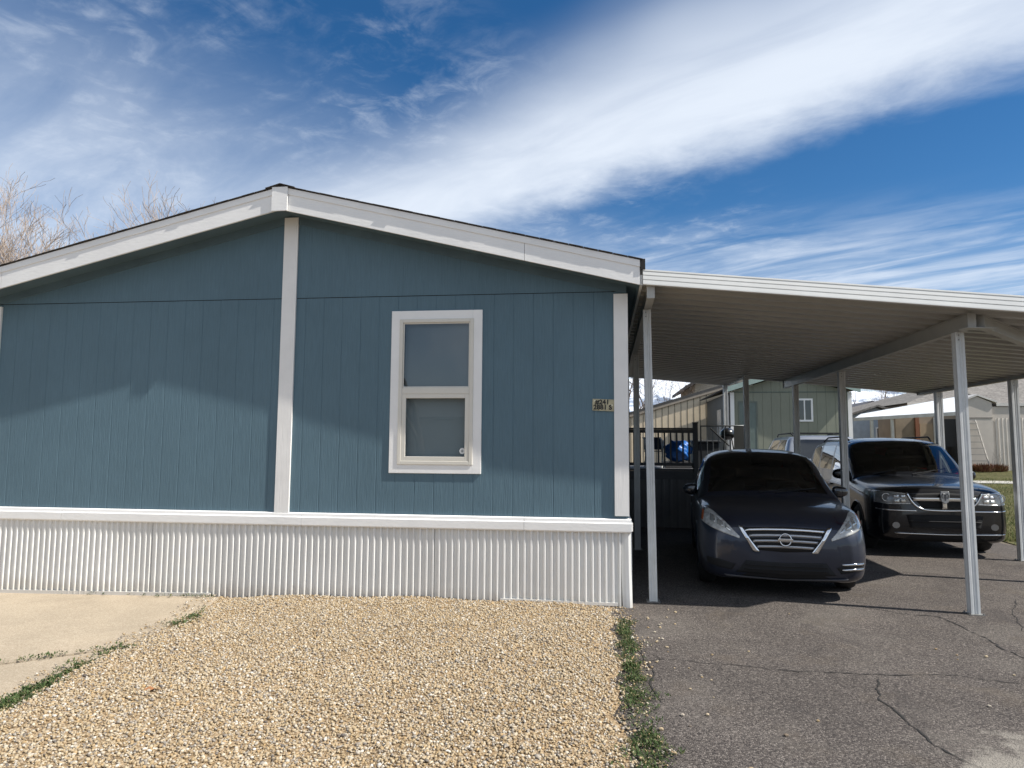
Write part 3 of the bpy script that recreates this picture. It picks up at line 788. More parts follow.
def ibeam(p, q, h=0.135, w=0.075, drop=0.0):
    p, q = Vector(p), Vector(q); d = (q-p).normalized(); s_ = Vector((-d.y, d.x, 0)).normalized()
    mb = MB()
    up_ = Vector((0, 0, 1))
    def sec(o0, o1, z0, z1):
        vs = []
        for e in (p, q):
            for o_, z in ((o0, z0), (o1, z0), (o1, z1), (o0, z1)): vs.append(e+s_*o_+up_*(z-drop))
        mb.add(vs, [(0,1,2,3),(7,6,5,4),(0,4,5,1),(1,5,6,2),(2,6,7,3),(3,7,4,0)])
    sec(-w/2, w/2, -h, -h+0.008); sec(-w/2, w/2, -0.010, -0.002); sec(-0.022, -0.014, -h+0.0082, -0.0102); sec(0.014, 0.022, -h+0.0082, -0.0102)
    for e in (p, q):
        k_ = 0.003 if e is q else -0.003
        a_ = e+d*k_; mb.bar(a_-up_*(h/2+drop), a_-up_*(h/2+drop)+d*0.003, w, h-0.004, upv=(0, 0, 1))
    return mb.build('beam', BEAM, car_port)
ibeam((0.225, YFR+0.02, zc(0.225)), (0.28, YBK2-0.05, zc(0.28)))
ibeam((3.2, -0.03, zc(3.2)+0.002), (3.2, YBK-0.02, zc(3.2)+0.002), h=0.145)
ibeam((3.30, 0.02, zc(3.30)), (5.50, 2.03, zc(5.50)), h=0.125)
ibeam((5.58, 2.05, zc(5.58)), (5.58, YBK-0.02, zc(5.58)), h=0.05)
MB().bar((3.13, 0.0, 2.855-0.175), (3.42, 0.06, 2.855-0.178), 0.13, 0.007).build('beam_bracket', BEAM, car_port)

def post(x, y, top, w=0.088, lean=(0, 0), base=True, dx=0.0):
    """fluted steel post: the wide faces have rolled grooves"""
    h = w/2; g = 0.006
    ring = [(-h, -h), (-h*0.50, -h), (-h*0.36, -h+g), (-h*0.12, -h+g), (0.0, -h+0.002), (h*0.12, -h+g), (h*0.36, -h+g), (h*0.50, -h), (h, -h),
            (h, -h*0.2), (h-g*0.7, 0), (h, h*0.2), (h, h), (h*0.4, h), (h*0.25, h-g), (-h*0.25, h-g), (-h*0.4, h), (-h, h), (-h, h*0.2), (-h+g*0.7, 0), (-h, -h*0.2)]
    n = len(ring); vs = []; NS = 6
    for k in range(NS+1):
        t_ = k/NS
        for a, b in ring: vs.append((x+a+lean[0]*(t_), y+b+lean[1]*t_, ground_z(x, y)-0.01 + t_*(top-ground_z(x, y)+0.01)))
    fs = [(k*n+i, k*n+(i+1) % n, (k+1)*n+(i+1) % n, (k+1)*n+i) for k in range(NS) for i in range(n)]
    po = MB().add(vs, fs).build('post', POSTM, car_port)
    g0 = ground_z(x, y)
    MB().box((x-h-0.028, y-h-0.028, g0+0.0005), (x+h+0.028, y+h+0.028, g0+0.007)).build('base_plate', GALV, po)
    for bx, by in ((-1, -1), (1, -1), (1, 1), (-1, 1)):
        MB().tube([(x+bx*(h+0.016), y+by*(h+0.016), g0+0.0072), (x+bx*(h+0.016), y+by*(h+0.016), g0+0.019)], 0.0065, 6).build('anchor_bolt', GALV, po)
    for sz in (0.03, 0.075):
        MB().tube([(x+lean[0]-0.012, y-h-0.0005, top-sz), (x+lean[0]-0.012, y-h-0.005, top-sz)], 0.006, 6).build('screw', GALV, po)
BT = zc(0.28)-0.137
for x, y, top, kw in ((0.255, 0.31, BT, dict(w=0.080, lean=(-0.035, 0))), (0.28, 3.9, BT, {}), (0.28, 7.75, BT, {}),
                (3.215, 0.235, 2.855-0.180, dict(w=0.082, lean=(-0.02, 0))), (3.25, 3.75, 2.672, {}), (3.2, 6.02, 2.672, {}),
                (2.41, 6.36, zc(2.4)-0.002, {}), (2.38, 8.36, zc(2.38)-0.002, {}),
                (5.58, 6.0, zc(5.58)-0.052, dict(w=0.105)), (5.58, 3.76, zc(5.58)-0.052, dict(w=0.095)), (5.46, 1.93, zc(5.46)-0.127, {})):
    post(x, y, top, **kw)

# ------------------------------------------------------------------ vehicles
def pchip(P, sub):
    """monotone cubic through control rows P (n,k) with `sub` steps per interval, unit parameter spacing"""
    P = np.asarray(P, float); d = np.diff(P, axis=0); m = np.zeros_like(P)
    a, b = d[:-1], d[1:]; ok = (a*b) > 0
    m[1:-1] = np.where(ok, 2*a*b/np.where(ok, a+b, 1), 0); m[0] = d[0]; m[-1] = d[-1]
    out = []
    for i in range(len(P)-1):
        for k in range(sub):
            t = k/sub; h00 = 2*t**3-3*t**2+1; h10 = t**3-2*t**2+t; h01 = -2*t**3+3*t**2; h11 = t**3-t**2
            out.append(h00*P[i]+h10*m[i]+h01*P[i+1]+h11*m[i+1])
    out.append(P[-1]); return np.array(out)

SI, SJ = 6, 5
class Shell:
    """car body from stations: (y, [(x,z) x 9]) bottom centre -> top centre"""
    def __init__(s, stations, wheels, wr):
        arr = np.array([[c for (x, z) in ring for c in (x, y, z)] for y, ring in stations])   # (n,27)
        g = pchip(arr, SI).reshape(-1, 9, 3)
        G = []
        for row in g: G.append(pchip(row, SJ))
        G = np.array(G)                                    # (ni, nj, 3)
        s.ni, s.nj = G.shape[:2]
        L = G[:, ::-1, :].copy(); L[..., 0] *= -1
        R = G
        s.full = np.concatenate([L, R[:, 1:, :]], axis=1)  # left top centre? -> ordered top(left)..bottom..top(right)
        # note L runs top centre -> bottom centre on the left, then R bottom -> top on the right
        s.nf = s.full.shape[1]
        s.wheels = wheels; s.wr = wr
        V = s.full.reshape(-1, 3); F = []; cls = []
        for i in range(s.ni-1):
            for j in range(s.nf-1):
                F.append((i*s.nf+j, i*s.nf+j+1, (i+1)*s.nf+j+1, (i+1)*s.nf+j))
                rj = (s.nj-1-(j+0.5)) if j < s.nj-1 else (j+0.5-(s.nj-1))
                cls.append(((i+0.5)/SI, rj/SJ, -1 if j < s.nj-1 else 1))
        # wheel openings
        V = V.copy(); kill = set()
        for wy in wheels:
            rr = np.hypot(V[:, 1]-wy, V[:, 2]-wr*0.98); Rw = wr*1.13; side = np.abs(V[:, 0]) > 0.45
            ins = (rr < Rw) & side
            for q, f in enumerate(F):
                if all(ins[k] for k in f): kill.add(q)
            for q, f in enumerate(F):
                if q in kill: continue
                for k in f:
                    if ins[k]:
                        dy, dz = V[k, 1]-wy, V[k, 2]-wr*0.98; r_ = math.hypot(dy, dz)
                        if r_ > 0.6*Rw: V[k, 1] = wy+dy/r_*Rw; V[k, 2] = wr*0.98+dz/r_*Rw
        s.V, s.F, s.cls, s.kill = V, F, cls, kill
        s.bvh = BVHTree.FromPolygons([tuple(v) for v in V], [f for q, f in enumerate(F) if q not in kill] + [tuple(range(s.nf))[::-1]])
    def part(s, name, m, parent, test, cap=(), thick=0.0):
        fs = [f for q, (f, c) in enumerate(zip(s.F, s.cls)) if q not in s.kill and test(*c)]
        if 'front' in cap: fs.append(tuple(range(s.nf))[::-1])
        if 'rear' in cap: fs.append(tuple((s.ni-1)*s.nf+k for k in range(s.nf)))
        used = sorted({k for f in fs for k in f}); mp = {k: i for i, k in enumerate(used)}
        mb = MB().add([tuple(s.V[k]) for k in used], [tuple(mp[k] for k in f) for f in fs])
        o = mb.build(name, m, parent, smooth=True, world=False, recalc=False)
        bm = bmesh.new(); bm.from_mesh(o.data); bmesh.ops.remove_doubles(bm, verts=bm.verts, dist=0.0005)
        bmesh.ops.recalc_face_normals(bm, faces=bm.faces); bm.to_mesh(o.data); bm.free()
        return o
    def hit(s, x, z, axis='y'):
        if axis == 'y': h = s.bvh.ray_cast(Vector((x, -3, z)), Vector((0, 1, 0)))
        elif axis == 'r': h = s.bvh.ray_cast(Vector((x, 9, z)), Vector((0, -1, 0)))
        elif axis == 'l': h = s.bvh.ray_cast(Vector((-4, x, z)), Vector((1, 0, 0)))
        elif axis == 'x': h = s.bvh.ray_cast(Vector((4, x, z)), Vector((-1, 0, 0)))
        return h[0]
    def patch(s, name, m, parent, top, bot, off=0.006, n=14, k=6, axis='y', depth=0.03, label=None):
        """shape between two polylines (u,z) laid on the body with its own thickness"""
        def interp(pl, t):
            L = [0]
            for a, b in zip(pl, pl[1:]): L.append(L[-1]+math.hypot(b[0]-a[0], b[1]-a[1]))
            q = t*L[-1]
            for i in range(len(pl)-1):
                if q <= L[i+1]+1e-9:
                    f = (q-L[i])/max(1e-9, L[i+1]-L[i]); return (pl[i][0]+(pl[i+1][0]-pl[i][0])*f, pl[i][1]+(pl[i+1][1]-pl[i][1])*f)
            return pl[-1]
        sg = {'y': Vector((0, -1, 0)), 'r': Vector((0, 1, 0)), 'l': Vector((-1, 0, 0)), 'x': Vector((1, 0, 0))}[axis]
        vs = []; last = None
        for i in range(n+1):
            a, b = interp(top, i/n), interp(bot, i/n)
            for j in range(k+1):
                u = b[0]+(a[0]-b[0])*j/k; z = b[1]+(a[1]-b[1])*j/k; h = s.hit(u, z, axis)
                if h is None:
                    h = Vector((u, last.y if last else 0.3, z)) if axis in 'yr' else Vector((last.x if last else 0.8, u, z))
                last = h; vs.append(h+sg*off)
        N = len(vs); back = [v-sg*depth for v in vs]; fs = []; K = k+1
        for i in range(n):
            for j in range(k): fs.append((i*K+j, (i+1)*K+j, (i+1)*K+j+1, i*K+j+1))
        for i in range(n):
            fs.append((i*K, N+i*K, N+(i+1)*K, (i+1)*K)); fs.append((i*K+k, (i+1)*K+k, N+(i+1)*K+k, N+i*K+k))
        for j in range(k):
            fs.append((j, j+1, N+j+1, N+j)); fs.append((n*K+j, N+n*K+j, N+n*K+j+1, n*K+j+1))
        o = MB().add(vs+back, fs).build(name, m, parent, world=False, label=label)
        for p in o.data.polygons[:n*k]: p.use_smooth = True
        return o

def wheel(x, y, r, w, parent, side, spokes=5, rim=None):
    """tyre with a rim; returns the wheel part"""
    prof = [(-w/2, r*0.66), (-w/2-0.004, r*0.80), (-w/2+0.012, r*0.95), (-w*0.25, r), (w*0.25, r), (w/2-0.012, r*0.95), (w/2+0.004, r*0.80), (w/2, r*0.66)]
    n = 40; vs = []
    for k in range(n):
        a = 2*math.pi*k/n
        for dx, rr in prof: vs.append((x+dx, y+rr*math.cos(a), r+rr*math.sin(a)))
    m = len(prof); fs = [(k*m+i, k*m+i+1, ((k+1) % n)*m+i+1, ((k+1) % n)*m+i) for k in range(n) for i in range(m-1)]
    ty = MB().add(vs, fs).build('wheel', RUBBER, parent, smooth=True, world=False)
    mb = MB(); xo = x+side*(w/2-0.03)
    for k in range(spokes):
        a = 2*math.pi*k/spokes+0.3
        mb.bar((xo, y, r), (xo+side*0.01, y+r*0.64*math.cos(a), r+r*0.64*math.sin(a)), 0.07, 0.03, upv=(1, 0, 0))
    ring = []
    for k in range(33):
        a = 2*math.pi*k/32; ring.append((xo, y+r*0.64*math.cos(a), r+r*0.64*math.sin(a)))
    mb.tube(ring, 0.016, 6, cap=False)
    mb.prism([(y+0.07*math.cos(2*math.pi*k/16), r+0.07*math.sin(2*math.pi*k/16)) for k in range(16)], 'x', xo-0.02, xo+0.02)
    mb.prism([(y+r*0.62*math.cos(2*math.pi*k/24), r+r*0.62*math.sin(2*math.pi*k/24)) for k in range(24)], 'x', x-side*0.06-0.01, x-side*0.06+0.01)
    mb.build('rim', rim or ALLOY, ty, world=False)
    return ty

def arch_lip(shell, wy, parent, side, m, r):
    pts = []
    for k in range(25):
        a = math.radians(-18+216*k/24); yy = wy+r*math.cos(a); zz = r*0.98+r*math.sin(a)*1.0
        h = shell.hit(wy+(yy-wy)*1.04, shell.wr*0.98+(r*math.sin(a))*1.04, 'x' if side > 0 else 'l')
        x = h.x if h else side*0.86
        if abs(x) < 0.5: x = side*0.86
        pts.append((x-side*0.004, wy+r*math.cos(a), shell.wr*0.98+r*math.sin(a)))
    MB().tube(pts, 0.014, 6).build('wheel_arch', m, parent, world=False, smooth=True)

def mirror(x, y, z, side, m, parent, w=0.19, h=0.13, d=0.10):
    bm = bmesh.new(); bmesh.ops.create_uvsphere(bm, u_segments=18, v_segments=10, radius=0.5)
    vs = []
    for v in bm.verts:
        c = v.co; q = Vector((math.copysign(abs(c.x*2)**0.75, c.x)*w/2, math.copysign(abs(c.y*2)**0.8, c.y)*d/2, math.copysign(abs(c.z*2)**0.7, c.z)*h/2))
        q.z *= 1-0.18*side*q.x/(w/2); vs.append(q+Vector((x+side*w*0.45, y, z)))
    mb = MB().add(vs, [[v.index for v in f.verts] for f in bm.faces]); bm.free()
    o = mb.build('side_mirror', m, parent, smooth=True, world=False)
    MB().box((x+side*0.02-0.0, y-0.02, z-0.07), (x+side*0.10, y+0.03, z-0.03)).build('mirror_arm', BLACKP, o, world=False)
    MB().prism([(x+side*w*0.45+a_*w*0.38, z+b_*h*0.34) for a_, b_ in ((-1, -1), (1, -0.8), (1, 0.9), (-1, 1))], 'y', y+d*0.46, y+d*0.5).build('mirror_glass', CHROME, o, world=False)
    return o

def seat(x, y, parent):
    m = mat('seat_cloth', (0.035, 0.035, 0.038), 0.9)
    o = MB().box((x-0.24, y-0.25, 0.38), (x+0.24, y+0.25, 0.52)).bar((x, y+0.24, 0.5), (x, y+0.38, 1.05), 0.44, 0.11, upv=(0, 1, 0)).build('seat', m, parent, world=False, bevel=0.03)
    MB().box((x-0.12, y+0.37, 1.09), (x+0.12, y+0.46, 1.24)).build('headrest', m, o, world=False, bevel=0.03)

def lens_mat(name, col):
    return mat(name, col, 0.12, metal=0.0, var=0.35, vscale=14, coat=1.0, bump=0.6, bscale=24)
LENS = lens_mat('headlight_lens', (0.45, 0.45, 0.43))
REFL = mat('lamp_reflector', (0.62, 0.62, 0.6), 0.2, metal=0.7, var=0.25, vscale=20)
AMBER = mat('amber_marker', (0.42, 0.10, 0.02), 0.25)
REDL = mat('red_lens', (0.25, 0.01, 0.01), 0.2)
INT = mat('car_interior', (0.02, 0.02, 0.021), 0.9)

def ringpts(y0, *p): return (y0, list(p))

def loc_box(name, a, b, m, parent, bevel=0.0):
    return MB().box(a, b).build(name, m, parent, world=False, bevel=bevel)

# ---------- the dark sedan
def make_sedan():
    car = root('sedan_car', (1.590, 0.50, 0), 'dark slate four-door sedan parked nose-out between the first two carport posts', 'car', 'cars parked under the carport', rz=math.radians(-5.8)); car['_rot'] = 1
    PAINT = mat('slate_metallic', (0.024, 0.029, 0.046), 0.36, metal=0.4, var=0.04, coat=0.6, vscale=1)
    st = [
     (0.00, [(0,.30),(.30,.30),(.46,.33),(.54,.44),(.52,.55),(.44,.60),(.30,.62),(.15,.625),(0,.63)]),
     (0.03, [(0,.235),(.44,.235),(.60,.28),(.67,.44),(.65,.58),(.56,.655),(.38,.69),(.2,.70),(0,.705)]),
     (0.10, [(0,.19),(.56,.19),(.72,.25),(.775,.44),(.76,.61),(.68,.71),(.46,.755),(.23,.77),(0,.775)]),
     (0.25, [(0,.18),(.66,.18),(.81,.24),(.845,.46),(.825,.66),(.75,.775),(.52,.82),(.26,.835),(0,.84)]),
     (0.50, [(0,.18),(.70,.18),(.845,.24),(.872,.50),(.862,.72),(.80,.845),(.58,.868),(.30,.878),(0,.882)]),
     (0.90, [(0,.18),(.72,.18),(.855,.24),(.88,.52),(.87,.77),(.825,.875),(.61,.905),(.32,.915),(0,.92)]),
     (1.28, [(0,.18),(.72,.18),(.855,.24),(.88,.54),(.872,.82),(.835,.895),(.70,.925),(.36,.94),(0,.945)]),
     (1.34, [(0,.18),(.72,.18),(.855,.24),(.88,.54),(.873,.825),(.84,.91),(.76,.95),(.40,.97),(0,.98)]),
     (1.80, [(0,.18),(.72,.18),(.855,.24),(.88,.55),(.875,.84),(.85,.945),(.71,1.17),(.39,1.225),(0,1.245)]),
     (2.20, [(0,.18),(.72,.18),(.855,.24),(.88,.55),(.878,.85),(.855,.955),(.675,1.36),(.40,1.43),(0,1.45)]),
     (2.65, [(0,.18),(.72,.18),(.855,.24),(.88,.55),(.88,.86),(.855,.965),(.66,1.405),(.37,1.475),(0,1.49)]),
     (2.72, [(0,.18),(.72,.18),(.855,.24),(.88,.55),(.88,.86),(.855,.967),(.66,1.405),(.37,1.475),(0,1.49)]),
     (3.15, [(0,.18),(.72,.18),(.855,.24),(.88,.55),(.88,.87),(.85,.98),(.63,1.38),(.37,1.45),(0,1.465)]),
     (3.50, [(0,.18),(.72,.18),(.855,.24),(.88,.55),(.875,.88),(.84,.99),(.575,1.32),(.32,1.38),(0,1.395)]),
     (4.00, [(0,.19),(.70,.19),(.85,.25),(.875,.55),(.865,.88),(.81,1.01),(.64,1.12),(.33,1.15),(0,1.16)]),
     (4.30, [(0,.21),(.68,.21),(.83,.28),(.855,.55),(.84,.85),(.77,1.0),(.58,1.06),(.30,1.08),(0,1.085)]),
     (4.55, [(0,.28),(.60,.28),(.74,.33),(.78,.52),(.77,.78),(.70,.95),(.50,1.01),(.26,1.03),(0,1.035)]),
     (4.62, [(0,.38),(.50,.38),(.62,.42),(.68,.55),(.67,.72),(.60,.84),(.42,.90),(.2,.92),(0,.92)]),
    ]
    sh = Shell(st, (0.93, 3.63), 0.315)
    wind = lambda s, r, d: 7.15 < s < 8.95 and r > 6.15
    back = lambda s, r, d: 13.2 < s < 13.95 and r > 6.2
    side = lambda s, r, d: 5.12 < r < 5.9 and ((7.8 < s < 10.0) or (11.0 < s < 13.0))
    under = lambda s, r, d: r < 1.0
    sh.part('body', PAINT, car, lambda s, r, d: not (wind(s, r, d) or back(s, r, d) or side(s, r, d) or under(s, r, d)), cap=('front', 'rear'))
    sh.part('windshield', CARGLASS, car, wind); sh.part('rear_window', CARGLASS, car, back)
    for dd in (-1, 1):
        for a, b in ((7.8, 10.0), (11.0, 13.0)):
            sh.part('side_window', CARGLASS, car, lambda s, r, d, a=a, b=b, dd=dd: 5.12 < r < 5.9 and a < s < b and d == dd)
    sh.part('underbody', BLACKP, car, under)
    for y in (0.93, 3.63):
        for s_ in (-1, 1):
            wheel(s_*0.765, y, 0.315, 0.20, car, s_); arch_lip(sh, y, car, s_, PAINT, 0.355)
    # grille with chrome V arms, horizontal bars, and round badge
    sh.patch('grille_recess', BLACKP, car, [(-.44, .705), (0, .722), (.44, .705)], [(-.285, .49), (0, .475), (.285, .49)], off=0.002)
    for i, t_ in enumerate((0.06, 0.32, 0.58, 0.84)):
        zt = .705-t_*.215; hw = .44-t_*.155-0.025; zz = lambda u, zt=zt: zt+(0.017 if True else 0)*(1-(u/.47)**2)
        sh.patch('grille_bar', SATIN if i else CHROME, car, [(-hw, zz(-hw)), (-hw/2, zz(hw/2)), (0, zz(0)), (hw/2, zz(hw/2)), (hw, zz(hw))],
                 [(-hw, zz(hw)-.024), (-hw/2, zz(hw/2)-.024), (0, zz(0)-.024), (hw/2, zz(hw/2)-.024), (hw, zz(hw)-.024)], off=0.016, k=2)
    for s_ in (-1, 1):
        sh.patch('grille_chrome_arm', CHROME, car, [(s_*.475, .725), (s_*.395, .60), (s_*.325, .475)], [(s_*.425, .715), (s_*.35, .59), (s_*.255, .475)], off=0.020, k=3)
    cy = sh.hit(0, .60).y
    ringm = MB(); ringm.tube([(0.058*math.cos(a*math.pi/12), cy-0.035, .60+0.058*math.sin(a*math.pi/12)) for a in range(25)], 0.0075, 8, cap=False)
    em = ringm.build('badge', CHROME, car, world=False, smooth=True)
    MB().box((-.074, cy-0.048, .588), (.074, cy-0.036, .612)).build('badge_bar', CHROME, em, world=False, bevel=0.003)
    text_obj('badge_lettering', 'NISSAN', 0.021, (0, cy-0.0485, .60), (math.pi/2, 0, 0), BLACKP, em, spacing=1.15)
    # headlights: swept back wedge, with reflector pieces and amber corner
    for s_ in (-1, 1):
        hl = sh.patch('headlight', LENS, car, [(s_*.815, .865), (s_*.72, .845), (s_*.60, .755), (s_*.455, .615)], [(s_*.840, .735), (s_*.76, .695), (s_*.62, .645), (s_*.46, .598)], off=0.008, n=16, k=8)
        sh.patch('lamp_reflector', REFL, hl, [(s_*.745, .815), (s_*.70, .80)], [(s_*.755, .75), (s_*.70, .735)], off=0.012, n=4, k=3)
        sh.patch('lamp_reflector', REFL, hl, [(s_*.68, .785), (s_*.62, .745)], [(s_*.685, .725), (s_*.625, .70)], off=0.012, n=4, k=3)
        sh.patch('lamp_reflector', REFL, hl, [(s_*.60, .725), (s_*.545, .68)], [(s_*.60, .69), (s_*.55, .663)], off=0.012, n=4, k=3)
        sh.patch('amber_marker', AMBER, hl, [(s_*.818, .862), (s_*.80, .86)], [(s_*.842, .748), (s_*.822, .742)], off=0.012, n=3, k=4)
        # lower side intake and fog trim
        sh.patch('side_intake', BLACKP, car, [(s_*.80, .395), (s_*.66, .385), (s_*.50, .345)], [(s_*.79, .33), (s_*.66, .30), (s_*.545, .285)], off=0.003)
    for z in (.375, .325):
        sh.patch('fog_lamp_trim', CHROME, car, [(.80, z+.010), (.68, z+.014), (.55, z+.004)], [(.80, z-.010), (.68, z-.006), (.56, z-.008)], off=0.016, n=8, k=2)
    sh.patch('lower_intake', BLACKP, car, [(-.40, .385), (0, .375), (.40, .385)], [(-.50, .265), (0, .245), (.50, .265)], off=0.003)
    for z in (.345, .305):
        sh.patch('intake_bar', BLACKP, car, [(-.41, z+.006), (0, z), (.41, z+.006)], [(-.41, z-.006), (0, z-.012), (.41, z-.006)], off=0.012, k=2)
    sh.patch('bumper_lip', mat('lip_grey', (0.09, 0.09, 0.10), 0.4), car, [(-.62, .235), (0, .205), (.62, .235)], [(-.60, .215), (0, .188), (.60, .215)], off=0.020, n=20, k=2)
    for s_ in (-1, 1):
        mirror(s_*0.845, 1.72, 0.985, s_, mat('black_gloss', (0.015, 0.016, 0.02), 0.15, coat=1.0), car)
        sh.patch('door_handle', PAINT, car, [(2.35, .86), (2.52, .86)], [(2.35, .835), (2.52, .835)], off=0.03, n=3, k=2, axis='x' if s_ > 0 else 'l')
        for yy in (1.62, 2.68, 3.5):
            sh.patch('door_seam', BLACKP, car, [(yy, .90), (yy+.008, .90)], [(yy, .30), (yy+.008, .30)], off=0.001, n=1, k=8, axis='x' if s_ > 0 else 'l')
    # interior
    loc_box('cabin_floor', (-.7, 1.3, .30), (.7, 4.0, .36), INT, car); loc_box('dashboard', (-.70, 1.36, .62), (.70, 1.72, .93), INT, car, 0.04)
    for x in (-.36, .36): seat(x, 2.35, car)
    loc_box('rear_bench', (-.6, 3.15, .38), (.6, 3.75, .95), INT, car, 0.05)
    sw = MB().tube([(.36+.17*math.cos(a*math.pi/10), 1.92+.05*math.sin(a*math.pi/10), .90+.16*math.sin(a*math.pi/10)) for a in range(21)], 0.014, 6, cap=False).build('steering_wheel', BLACKP, car, world=False)
    mb = MB().bar((0, 2.02, 1.30), (0, 2.05, 1.36), 0.22, 0.05, upv=(0, 1, 0)).build('rear_view_mirror', BLACKP, car, world=False)
    for s_ in (-1, 1):
        MB().bar((s_*.10, 1.33, 0.985), (s_*.10+.50, 1.47, 1.035), 0.02, 0.012).build('wiper', BLACKP, car, world=False)
    sh.patch('tail_light', REDL, car, [(-.80, .90), (-.52, .92)], [(-.78, .76), (-.55, .76)], off=0.01, axis='r', n=5, k=3)
    sh.patch('tail_light', REDL, car, [(.80, .90), (.52, .92)], [(.78, .76), (.55, .76)], off=0.01, axis='r', n=5, k=3)
    return car
make_sedan()

for o in [o for o in bpy.data.objects if o.name == 'sedan_car']: o.scale = (0.96, 1, 1.03)
# ---------- the black crossover
def make_crossover():
    car = root('crossover_car', (4.60, 3.80, 0), 'black crossover SUV with a cross-bar chrome grille parked beyond the dark sedan', 'car', 'cars parked under the carport', rz=math.radians(-3.8)); car['_rot'] = 1
    PAINT = mat('black_metallic', (0.006, 0.007, 0.010), 0.25, metal=0.2, var=0.04, coat=0.55, vscale=1)
    st = [
     (0.00, [(0,.36),(.38,.36),(.55,.40),(.62,.52),(.62,.66),(.60,.80),(.45,.90),(.22,.915),(0,.92)]),
     (0.04, [(0,.27),(.52,.27),(.70,.32),(.75,.50),(.75,.70),(.72,.86),(.52,.955),(.26,.97),(0,.975)]),
     (0.12, [(0,.22),(.62,.22),(.80,.28),(.84,.50),(.83,.72),(.79,.90),(.58,.985),(.29,1.0),(0,1.005)]),
     (0.28, [(0,.20),(.70,.20),(.865,.27),(.895,.52),(.885,.76),(.83,.935),(.62,1.01),(.31,1.03),(0,1.035)]),
     (0.55, [(0,.20),(.74,.20),(.89,.27),(.912,.54),(.905,.80),(.85,.975),(.64,1.04),(.32,1.06),(0,1.065)]),
     (0.95, [(0,.20),(.75,.20),(.90,.27),(.917,.56),(.912,.84),(.865,1.01),(.65,1.075),(.33,1.10),(0,1.105)]),
     (1.22, [(0,.20),(.75,.20),(.90,.27),(.917,.56),(.912,.87),(.875,1.03),(.73,1.095),(.37,1.125),(0,1.13)]),
     (1.28, [(0,.20),(.75,.20),(.90,.27),(.917,.56),(.912,.875),(.88,1.04),(.81,1.11),(.42,1.15),(0,1.16)]),
     (1.70, [(0,.20),(.75,.20),(.90,.27),(.917,.56),(.915,.89),(.885,1.06),(.775,1.425),(.43,1.480),(0,1.490)]),
     (2.05, [(0,.20),(.75,.20),(.90,.27),(.917,.56),(.915,.90),(.885,1.07),(.735,1.615),(.43,1.690),(0,1.705)]),
     (2.55, [(0,.20),(.75,.20),(.90,.27),(.917,.56),(.915,.91),(.885,1.08),(.725,1.665),(.42,1.730),(0,1.745)]),
     (2.66, [(0,.20),(.75,.20),(.90,.27),(.917,.56),(.915,.91),(.885,1.08),(.725,1.667),(.42,1.732),(0,1.747)]),
     (3.50, [(0,.20),(.75,.20),(.90,.27),(.917,.56),(.915,.92),(.885,1.09),(.725,1.665),(.42,1.730),(0,1.745)]),
     (3.62, [(0,.20),(.75,.20),(.90,.27),(.917,.56),(.915,.92),(.885,1.095),(.725,1.660),(.42,1.725),(0,1.742)]),
     (4.35, [(0,.22),(.73,.22),(.89,.29),(.91,.56),(.905,.93),(.865,1.12),(.73,1.585),(.42,1.655),(0,1.675)]),
     (4.70, [(0,.26),(.70,.26),(.85,.32),(.88,.56),(.875,.93),(.82,1.12),(.72,1.385),(.35,1.455),(0,1.465)]),
     (4.86, [(0,.34),(.60,.34),(.76,.40),(.80,.56),(.80,.85),(.75,.98),(.55,1.05),(.28,1.08),(0,1.09)]),
    ]
    sh = Shell(st, (0.93, 3.82), 0.345)
    wind = lambda s, r, d: 7.15 < s < 8.95 and r > 6.15
    back = lambda s, r, d: 14.0 < s < 14.95 and r > 6.2
    sr_ = ((8.0, 10.0), (11.0, 12.0), (13.0, 13.9))
    side = lambda s, r, d: 5.15 < r < 5.9 and any(a < s < b for a, b in sr_)
    under = lambda s, r, d: r < 1.0
    sh.part('body', PAINT, car, lambda s, r, d: not (wind(s, r, d) or back(s, r, d) or side(s, r, d) or under(s, r, d)), cap=('front', 'rear'))
    sh.part('windshield', CARGLASS, car, wind); sh.part('rear_window', DARKGLASS, car, back)
    for dd in (-1, 1):
        for a, b in sr_:
            sh.part('side_window', CARGLASS if a < 9 else DARKGLASS, car, lambda s, r, d, a=a, b=b, dd=dd: 5.15 < r < 5.9 and a < s < b and d == dd)
    sh.part('underbody', BLACKP, car, under)
    for y in (0.93, 3.82):
        for s_ in (-1, 1):
            wheel(s_*0.79, y, 0.345, 0.22, car, s_); arch_lip(sh, y, car, s_, PAINT, 0.39)
    # grille
    sh.patch('grille_recess', BLACKP, car, [(-.46, .90), (0, .925), (.46, .90)], [(-.27, .70), (0, .69), (.27, .70)], off=0.002)
    sh.patch('grille_crossbar', CHROME, car, [(-.435, .853), (0, .858), (.435, .853)], [(-.41, .803), (0, .806), (.41, .803)], off=0.022, k=3)
    sh.patch('grille_upright', CHROME, car, [(-.028, .93), (.028, .93)], [(-.032, .69), (.032, .69)], off=0.026, n=3, k=8)
    surr = MB(); P_ = [(-.49, .915), (-.43, .80), (-.33, .705), (-.22, .675), (0, .668), (.22, .675), (.33, .705), (.43, .80), (.49, .915)]
    pp = pchip(np.array(P_), 5); surr.tube([(x, sh.hit(float(x), float(z)).y-0.012, z) for x, z in pp], 0.015, 8)
    surr.build('grille_surround', CHROME, car, world=False, smooth=True)
    cy = sh.hit(0, .85).y
    # shield badge with a horned ram's head outline
    bd = MB().prism([(-.055, .945), (.055, .945), (.062, .90), (.050, .80), (.0, .765), (-.050, .80), (-.062, .90)], 'y', cy-0.058, cy-0.03).build('badge', SATIN, car, world=False, bevel=0.006)
    rm = mat('badge_dark', (0.08, 0.08, 0.09), 0.4)
    ram = MB()
